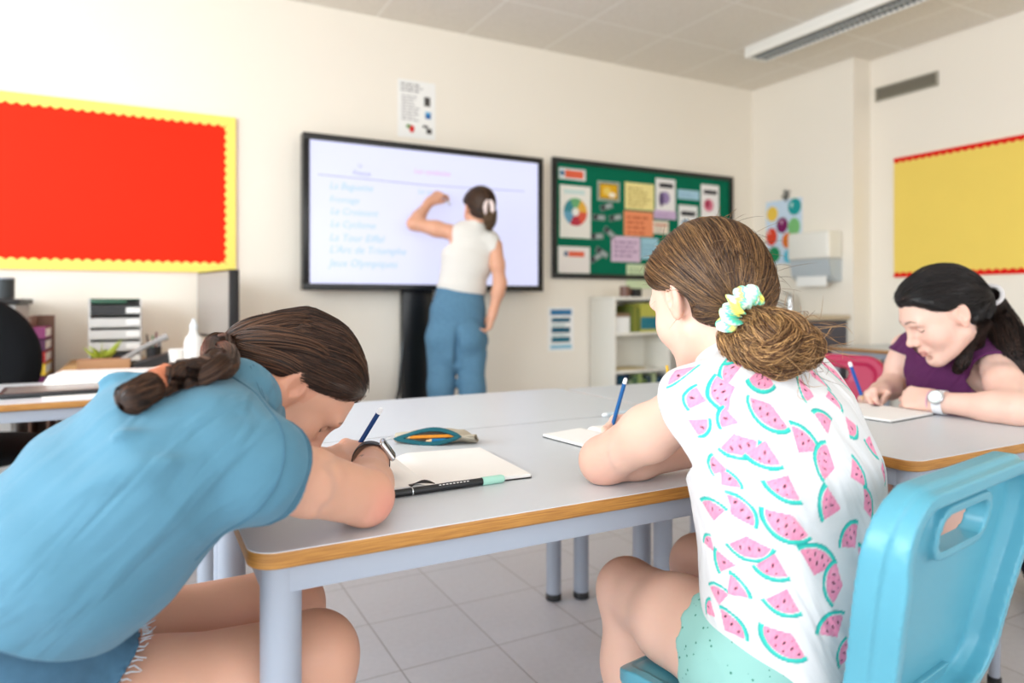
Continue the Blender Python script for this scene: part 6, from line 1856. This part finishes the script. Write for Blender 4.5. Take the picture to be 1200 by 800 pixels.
    # scrunchie: gathered cloth ring
    T1 = A_(869, 365, .972); ax = nrmz(A_(915, 388, .93) - A_(845, 352, 1.0)); R_ = frame(ax, V3(0, 0, 1))
    def scr(u, v):
        a = 2 * PI * u; q = 2 * PI * v
        r = .0235 + .0035 * math.sin(13 * a) + .002 * math.sin(7 * a + 1); rt = .0135 + .0025 * math.sin(17 * a + 2 * q)
        p = V3((r + rt * math.cos(q)) * math.cos(a), rt * 1.05 * math.sin(q) + .003 * math.sin(9 * a), (r + rt * math.cos(q)) * math.sin(a))
        return tuple(T1 + R_ @ p - org)
    nu, nv = 96, 20
    vs = np.array([scr(i / nu, j / nv) for i in range(nu) for j in range(nv)]); idx = np.arange(nu * nv).reshape(nu, nv)
    fq = np.stack([idx, np.roll(idx, -1, 0), np.roll(np.roll(idx, -1, 0), -1, 1), np.roll(idx, -1, 1)], -1).reshape(-1, 4)
    uu = np.repeat(np.arange(nu) / nu, nv); vv2 = np.tile(np.arange(nv) / nv, nu)
    pal = [C3('#f4f7f2'), C3('#5fd0b0'), C3('#f2e36a'), C3('#bfead8')]
    cc = np.array([pal[int((a * 12 + 2.2 * math.sin(q * 6.28 + a * 20)) % 4)] for a, q in zip(uu, vv2)])
    link_mesh('scrunchie', np_mesh('scrunchie', vs, fq, cc), attr_mat('scrunchie_cloth', rough=.8, spec=.2), hair)
    tl_ = at(733.5, 443, 1.45); tp = at(714, 512, 1.475)
    pencil('pencil', 'blue pencil with white end held by girl in watermelon blouse', tp, tl_ - tp, float(np.linalg.norm(tl_ - tp)), .0045, '#1f5f9c', '#eef0f2', cap_l=.012)

# ------------------------------------------------------------------ girl in the purple top
def girl_purple():
    rg = np.random.default_rng(31)
    org = V3(2.14, 1.17, 0)
    root = empty('person', org, 0, 'dark-haired girl in purple top writing at the right table', 'person')
    right = V3(.08, 1, 0); fw = V3(-1, .08, 0)
    pit = math.radians(33); hd = nrmz((-.80, .60, 0))
    H = Head(at(1103, 365, 1.88), hd * math.cos(pit) - V3(0, 0, math.sin(pit)), nrmz(hd * math.sin(pit) + V3(0, 0, math.cos(pit)) + V3(.02, -.10, 0)), 1.04)
    shL, shR = V3(2.055, 1.055, .838), V3(2.06, 1.305, .858)
    elL, wrL = V3(1.862, .905, TZ + .036), V3(1.845, 1.085, TZ + .034)
    elR, wrR = V3(2.045, 1.335, TZ + .038), V3(1.905, 1.285, TZ + .036)
    nb = V3(2.035, 1.17, .885)
    F = Field()
    F.loft([((2.17, 1.17, .50), right, .140, .10), ((2.14, 1.17, .62), right, .108, .078), ((2.10, 1.175, .74), right, .112, .074), ((2.07, 1.175, .82), right, .118, .066), ((2.05, 1.175, .86), right, .09, .045)], .04)
    arm_ops(F, shL, elL, wrL, (.045, .042, .038, .036, .024), .022)
    arm_ops(F, shR, elR, wrR, (.042, .038, .035, .034, .023), .022)
    hL = Hand(wrL, (-.05, 1, .02), (-.80, -.1, .62), -1, .92); hL.add(F, curls=[(42, 55, 30), (46, 58, 32), (50, 60, 34), (54, 60, 34)], thumb=FIST['thumb'], wr=.022)
    hR = Hand(wrR, (-1, -.15, -.10), (.10, .60, .75), 1, .92); hR.add(F, **GRIP, wr=.022)
    leg_ops(F, (2.17, 1.075, .50), (1.76, 1.03, .50), (1.80, 1.02, .09), (.080, .072, .056, .052, .036))
    leg_ops(F, (2.17, 1.265, .50), (1.76, 1.24, .50), (1.78, 1.24, .09), (.080, .072, .056, .052, .036))
    foot_ops(F, (1.80, 1.02, .09), (-1, 0, 0)); foot_ops(F, (1.78, 1.24, .09), (-1, 0, 0))
    H.add(F, nb, .047, ear_s=.88)
    rest_on(F, TABLE_TOPS + [(1.59, 1.06, 1.83, 1.39, TZ + .0108)]); rest_on(F, [(1.93, .93, 2.40, 1.40, .4335)], .36, .50)
    bx = [(H.c - .135, H.c + .135, .0022), (hR.o - V3(.13, .07, .05), hR.o + V3(.03, .06, .07), .002), (hL.o - V3(.06, .03, .05), hL.o + V3(.06, .14, .07), .002)]
    V, Q = multi_mesh(F, .005, bx)
    col = H.paint(V, '#e4bcab', lips='#c9807a', brow='#2c1f1a', blush=.3)
    link_mesh('body', np_mesh('body', V - org, Q, col), M_skin, root)
    G = Field()
    G.loft([((2.165, 1.17, .52), right, .165, .125), ((2.14, 1.17, .62), right, .145, .108), ((2.098, 1.175, .74), right, .150, .104), ((2.064, 1.175, .818), right, .150, .088), ((2.048, 1.175, .856), right, .120, .062)], .05)
    d, d2 = elL - shL, elR - shR
    G.cap(shL + V3(0, .03, 0), shL + d * .3, .054, .052, .03); G.cap(shR - V3(0, .03, 0), shR + d2 * .3, .052, .050, .03)
    wave(G, (.2, .5, .8), 65, .003, (1.9, .98, .5), (2.2, 1.36, .84), .2, 1.4)
    for a, b_, w_, am in (((1.98, 1.10, .84), (1.97, 1.24, .78), .012, .007), ((1.99, 1.12, .80), (1.99, 1.28, .74), .013, .007), ((2.0, 1.06, .78), (2.0, 1.20, .70), .013, .006), ((1.97, 1.14, .86), (1.97, 1.22, .84), .010, -.005)): fold(G, a, b_, w_, am)
    G.shell(.008)
    G.ops.append((lambda x, y, z: -(np.sqrt(((x - 1.985) / 1.0) ** 2 + ((y - 1.178) / 1.05) ** 2 + ((z - .925) / 1.0) ** 2) - .086), None, None, 'i', .004))
    for sh, dd, fr in ((shL, d, .20), (shR, d2, .14)):
        dn = nrmz(dd); se = sh + dd * fr
        def cut(x, y, z, se=se, dn=dn):
            s = (x - se[0]) * dn[0] + (y - se[1]) * dn[1] + (z - se[2]) * dn[2]
            r = np.sqrt(np.maximum((x - se[0]) ** 2 + (y - se[1]) ** 2 + (z - se[2]) ** 2 - s * s, 0))
            return np.where(r < .08, s, -1.0)
        G.ops.append((cut, None, None, 'i', .003))
    G.ops.append((lambda x, y, z: .53 - z, None, None, 'i', .003))
    o = cloth('top', G, .0034, mat('purple_jersey', '#582652', .85, .2, var=.06, vscale=30, bump=.2, bscale=900, sheen=.05, wrinkle=((.9, .2, .3), (10, 4, 20), .9, .014)), root); o.location = -org
    K = Field(); K.ell((2.17, 1.17, .51), (.125, .168, .115), k=0)
    for hp_, kn in (((2.17, 1.075, .50), (1.76, 1.03, .50)), ((2.17, 1.265, .50), (1.76, 1.24, .50))):
        hp_ = V3(*hp_); kn = V3(*kn); K.cap(hp_, hp_ + (kn - hp_) * .6, .094, .088, .03)
    wave(K, (.3, .8, .4), 75, .003, (1.8, .95, .38), (2.3, 1.4, .62), 0, 1.2)
    K.shell(.011); K.ops.append((lambda x, y, z: 1.985 - x + .2 * (z - .5), None, None, 'i', .003)); K.ops.append((lambda x, y, z: .4345 - z, None, None, 'i', .005))
    o = cloth('shorts', K, .005, mat('grey_cloth', '#8d9098', .9, .2, var=.1, vscale=40), root); o.location = -org
    M_sh = mat('white_canvas', '#dcdad5', .8); M_so = mat('rubber_sole', '#c9c6c0', .7)
    shoe('shoe', (1.80, 1.02, .09), (-1, 0, 0), M_sh, root, M_so).location = -org; shoe('shoe', (1.78, 1.24, .09), (-1, 0, 0), M_sh, root, M_so).location = -org
    # hair
    b0, l0 = '#0b0807', '#2a1e1b'
    CF = cap_field(.0095, -.080, .0125, bulk=[((0, -.080, -.010), (.050, .036, .052), None, .03)])
    pcs = scalp_hair(H, CF, (-.012, -.112, -.020), 7000, b0, l0, rg, rad=.00065)
    hair = hair_mesh('hair', [(p[0] - org, p[1], p[2]) for p in pcs], root)
    T0 = H.w(-.012, -.118, -.024); pieces = []
    for pts, r0, n_ in (([T0, at(1166, 360, 1.95), at(1180, 385, 1.93), at(1193, 412, 1.88), at(1203, 445, 1.84), at(1206, 475, 1.84)], .036, 1600), ([T0, at(1160, 370, 1.94), at(1176, 396, 1.88), at(1190, 425, 1.83), at(1202, 452, 1.82)], .030, 1200),
                        ([H.w(-.060, -.060, -.060), at(1135, 405, 1.86), at(1128, 424, 1.86), at(1120, 436, 1.88)], .014, 500), ([H.w(-.065, -.050, -.055), at(1142, 400, 1.88), at(1150, 412, 1.90)], .020, 500)):
        g = smooth_curve(pts, 26); rad = lambda t, r0=r0: r0 * (.55 + .45 * math.sin(min(1, t * 2) * PI / 2)) * (1 - .4 * max(0, t - .7) / .3)
        b = MB(); b.tube(g, [rad(t) * .8 for t in np.linspace(0, 1, 26)], 12); me = bpy.data.meshes.new('t'); b.bm.to_mesh(me); b.bm.free()
        vv = np.array([v.co[:] for v in me.vertices]); qq = np.array([list(p.vertices) for p in me.polygons if len(p.vertices) == 4]); bpy.data.meshes.remove(me)
        pieces.append((vv, qq, np.repeat(C3(b0)[None], len(vv), 0)))
        st = tube_strands(g, rad, n_, rg, twist=1.2, wav=.004, wf=14); pieces.append(strand_arrays(st, .0006, hair_cols(n_, b0, '#4a342c', rg)))
    hair_mesh('ponytail', [(p[0] - org, p[1], p[2]) for p in pieces], hair)
    b = MB(); ax = nrmz(at(1166, 360, 1.95) - T0); R_ = frame(ax, V3(0, 0, 1))
    b.tube([T0 + R_ @ V3(.026 * math.cos(a), .002, .026 * math.sin(a)) - org for a in np.linspace(0, 2 * PI, 25)[:-1]], .006, 8, closed=True); b.build('hair_elastic', mat('elastic_grey', '#c9c5c4', .7), hair)
    fd = nrmz(wrL - elL)
    watch(root, wrL - fd * .010, fd, (-.78, -.42, .45), .0305, .0285, mat('watch_strap_white', '#e9e9ec', .5), mat('watch_case', '#c9ccd0', .2, metal=.8), mat('watch_face', '#dff1ee', .3), False, .0195)
    for nm, c, ofs, r, col_, tube_r in (('hair_band', wrL, .014, .027, '#d8a9b6', .003), ('bracelet', wrR, .006, .026, '#c9b7a0', .0016)):
        f_ = fd if c is wrL else nrmz(wrR - elR); R_ = frame(f_, V3(0, 0, 1)); b = MB()
        b.tube([c + f_ * ofs + R_ @ V3(r * math.cos(a), 0, r * math.sin(a)) - org for a in np.linspace(0, 2 * PI, 29)[:-1]], tube_r, 8, closed=True); b.build(nm, PM(col_), root)
    tl_ = at(995.5, 424, 2.0); tp = at(1012, 470, 1.975)
    pencil('pencil', 'blue pencil with white end held by girl in purple top', tp, tl_ - tp, float(np.linalg.norm(tl_ - tp)), .0050, '#1d4f9a', '#eef0f2', cap_l=.014)

# ------------------------------------------------------------------ woman at the screen
def woman():
    rg = np.random.default_rng(41)
    org = V3(1.66, 3.80, 0)
    root = empty('person', org, 0, 'woman in white sleeveless top and jeans writing on the screen', 'person')
    right = nrmz((.96, -.28, 0))
    hd = nrmz((.02, 1, 0)); pit = math.radians(8)
    H = Head(at(561, 244, 4.12), hd * math.cos(pit) - V3(0, 0, math.sin(pit)), nrmz(hd * math.sin(pit) + V3(.06, 0, math.cos(pit))), 1.03)
    shL, shR = at(537, 274, 4.13), at(580, 288, 4.09)
    elL, wrL = at(485, 262, 4.17), at(504, 236, 4.26)
    elR, wrR = at(586, 332, 4.08), at(577, 368, 4.06)
    nb = at(559, 263, 4.11)
    hip = at(535, 398, 4.14)
    P_ = lambda x, y, d=4.12: at(x, y, d)
    F = Field()
    F.loft([(P_(536, 392), right, .150, .110), (P_(540, 345), right, .115, .085), (P_(547, 305), right, .130, .088), (P_(556, 280), right, .135, .070), (P_(558, 270), right, .09, .05)], .03)
    arm_ops(F, shL, elL, wrL, (.048, .044, .038, .036, .025), .03)
    arm_ops(F, shR, elR, wrR, (.044, .040, .036, .034, .024), .03)
    hL = Hand(wrL, at(514, 228, 4.29) - wrL, V3(-.6, -.6, .5), -1, .98); hL.add(F, **GRIP)
    hR = Hand(wrR, V3(-.15, .25, -1), V3(.9, -.3, .1), 1, .98); hR.add(F, **LOOSE)
    fl = lambda px, d, z: at(px, 352, d) + V3(0, 0, z - CAMH)
    anL, anR = tuple(fl(514, 4.12, .09)), tuple(fl(556, 4.12, .09))
    hipL, hipR = P_(520, 398), P_(551, 398)
    knL, knR = fl(517, 4.09, .50), fl(553, 4.09, .50)
    leg_ops(F, hipL, knL, anL, (.085, .072, .056, .052, .038)); leg_ops(F, hipR, knR, anR, (.085, .072, .056, .052, .038))
    H.add(F, nb - V3(0, 0, .02), .050)
    V, Q = multi_mesh(F, .006, [(H.c - .13, H.c + .13, .004), (hL.o - .1, hL.o + .13, .003)])
    col = H.paint(V, '#d9a184', lips='#b97068', brow='#2c1f18')
    link_mesh('body', np_mesh('body', V - org, Q, col), M_skin, root)
    G = Field()
    G.loft([(P_(538, 358), right, .140, .108), (P_(541, 335), right, .134, .102), (P_(547, 305), right, .150, .104), (P_(556, 281), right, .150, .088), (P_(558, 272), right, .105, .066)], .04)
    G.cap(P_(558, 272), P_(560, 262, 4.11), .066, .062, .03)
    G.cap(shL + (nb - shL) * .25, shL, .058, .052, .03); G.cap(shR + (nb - shR) * .25, shR, .056, .050, .03)
    wave(G, (.2, .1, .9), 60, .003, P_(538, 350) - .2, P_(545, 300) + .2, .2, 1.6)
    G.shell(.009)
    for sh, el in ((shL, elL), (shR, elR)):
        dn = nrmz((sh - nb) * V3(1, 1, .2)); se = sh + dn * .016
        def cut(x, y, z, se=se, dn=dn):
            s = (x - se[0]) * dn[0] + (y - se[1]) * dn[1] + (z - se[2]) * dn[2]
            r = np.sqrt(np.maximum((x - se[0]) ** 2 + (y - se[1]) ** 2 + (z - se[2]) ** 2 - s * s, 0))
            return np.where(r < .11, s, -1.0)
        G.ops.append((cut, None, None, 'i', .003))
    zt_ = P_(540, 344)[2]; G.ops.append((lambda x, y, z: zt_ - z - .10 * (x - 1.70), None, None, 'i', .004))
    zc = P_(560, 259)[2]; G.ops.append((lambda x, y, z: z - zc, None, None, 'i', .003))
    o = cloth('sleeveless_top', G, .0045, mat('white_knit', '#dedad3', .85, .2, bump=.3, bscale=300), root); o.location = -org
    K = Field()
    K.loft([(P_(540, 338), right, .140, .108), (P_(537, 365), right, .160, .118), (P_(535, 395), right, .178, .128), (P_(535, 412), right, .172, .122)], .03)
    K.ell(P_(519, 396, 4.07), (.085, .07, .085), None, .04); K.ell(P_(551, 398, 4.05), (.085, .07, .085), None, .04)
    for h_, k_, a_ in ((hipL, knL, anL), (hipR, knR, anR)):
        K.cap(h_, k_, .100, .078, .02); K.cap(k_, V3(*a_) + V3(0, 0, -.02), .078, .072, .03)
    wave(K, (.3, .2, .9), 50, .0035, (1.5, 3.5, .1), (2.1, 4.0, 1.1), .5, 2.2)
    cr = P_(536, 400, 4.0); K.cap(P_(536, 385, 3.985), P_(535.5, 425, 4.02), .009, .018, .025, 'm')
    K.shell(.010)
    zj = P_(540, 339)[2]; K.ops.append((lambda x, y, z: z - zj + .06 * (x - 1.77), None, None, 'i', .004)); K.ops.append((lambda x, y, z: .05 - z, None, None, 'i', .003))
    jm = cloth('jeans', K, .0055, M_denim, root); jm.location = -org
    Z = Field(); Z.ops = [o_ for o_ in K.ops if o_[3] == 'u']
    def onj(px, py):
        ds = np.linspace(3.7, 4.3, 600); P = np.stack([at(px, py, q) for q in ds]); D = Z.sample(P); i = int(np.argmax(D < 0)) if (D < 0).any() else int(np.argmin(D)); return P[i] - FWD * .005
    for (x0, x1) in ((510, 529), (543, 562)):
        b = MB(); pl = [onj(x, y) for x, y in ((x0, 372), (x1, 373), (x1 - .5, 392), ((x0 + x1) / 2, 398), (x0 + .5, 391))]
        for p, q in zip(pl, pl[1:] + pl[:1]): b.tube([p - org, (p + q) / 2 - org - FWD * .002, q - org], .0048, 5)
        b.build('pocket_stitching', PM('#4a6c84'), jm)
    b = MB(); b.tube([onj(x, 345 + .02 * (x - 530)) - org for x in np.linspace(506, 566, 14)], .0045, 6); b.build('waistband', PM('#41647c'), jm)
    b = MB(); p = onj(540, 352); b.box(p - org - V3(.03, .004, .02), p - org + V3(.03, .004, .02), .003); b.build('back_patch', PM('#8a7a6a'), jm)
    M_sh = mat('white_canvas', '#dcdad5', .8); M_so = mat('rubber_sole', '#c9c6c0', .7)
    shoe('shoe', anL, (-.1, 1, 0), M_sh, root, M_so).location = -org; shoe('shoe', anR, (.2, 1, 0), M_sh, root, M_so).location = -org
    b0, l0 = '#22160f', '#6a4a33'
    CF = cap_field(.016, -.085, .0125, bulk=[((0, -.075, -.02), (.052, .04, .05), None, .03)])
    pcs = scalp_hair(H, CF, (.012, -.125, -.045), 3000, b0, l0, rg, rad=.0011, h=.005)
    hair = hair_mesh('hair', [(p[0] - org, p[1], p[2]) for p in pcs], root)
    pieces = []
    for pts, r0 in (([H.w(.012, -.115, -.03), H.w(.022, -.135, -.07), H.w(.02, -.125, -.12), H.w(.01, -.10, -.15)], .034), ([H.w(.0, -.115, -.03), H.w(.0, -.125, -.08), H.w(.0, -.11, -.13)], .030)):
        g = smooth_curve(pts, 18); rad = lambda t, r0=r0: r0 * (1 - .45 * t)
        b = MB(); b.tube(g, [rad(t) * .85 for t in np.linspace(0, 1, 18)], 12); me = bpy.data.meshes.new('t'); b.bm.to_mesh(me); b.bm.free()
        vv = np.array([v.co[:] for v in me.vertices]); qq = np.array([list(p.vertices) for p in me.polygons if len(p.vertices) == 4]); bpy.data.meshes.remove(me)
        pieces.append((vv, qq, np.repeat(C3('#3a2618')[None], len(vv), 0)))
        st = tube_strands(g, rad, 500, rg, twist=1.0, wav=.002); pieces.append(strand_arrays(st, .001, hair_cols(500, '#3a2618', '#8a6a48', rg)))
    hair_mesh('ponytail', [(p[0] - org, p[1], p[2]) for p in pieces], hair)
    # claw clip
    b = MB(); c = at(573, 243, 3.985); 
    for s_ in (-1, 1):
        b.tube(smooth_curve([c + RGT * s_ * .008 + V3(0, 0, .045) - org, c + RGT * s_ * .020 - FWD * .012 + V3(0, 0, .0) - org, c + RGT * s_ * .014 + V3(0, 0, -.045) - org], 9), [.006, .011, .013, .014, .014, .014, .013, .011, .006], 10, sx=.7)
        for k in range(4): b.tube([c + RGT * s_ * .016 + V3(0, 0, .03 - .02 * k) - org, c + RGT * s_ * .03 + FWD * .02 + V3(0, 0, .028 - .02 * k) - org], [.004, .002], 6)
    b.build('hair_clip', mat('clip_white', '#ead7d2', .3), hair)
    tip = V3(at(514, 227, 4.285)[0] + .005, SY - .008, at(514, 223, 4.285)[2] + .01); 
    ht = (np.array(hL.tips[0]) + np.array(hL.thumb_tip)) / 2
    dv = nrmz(ht - tip); 
    pencil('stylus', 'slim white stylus in raised hand of woman at the screen', tip, dv, .13, .0045, '#d9d9dc', '#8d9096', 'stylus')

if '2' not in SKIP: girl_watermelon()
if '3' not in SKIP: girl_purple()
if '4' not in SKIP: woman()
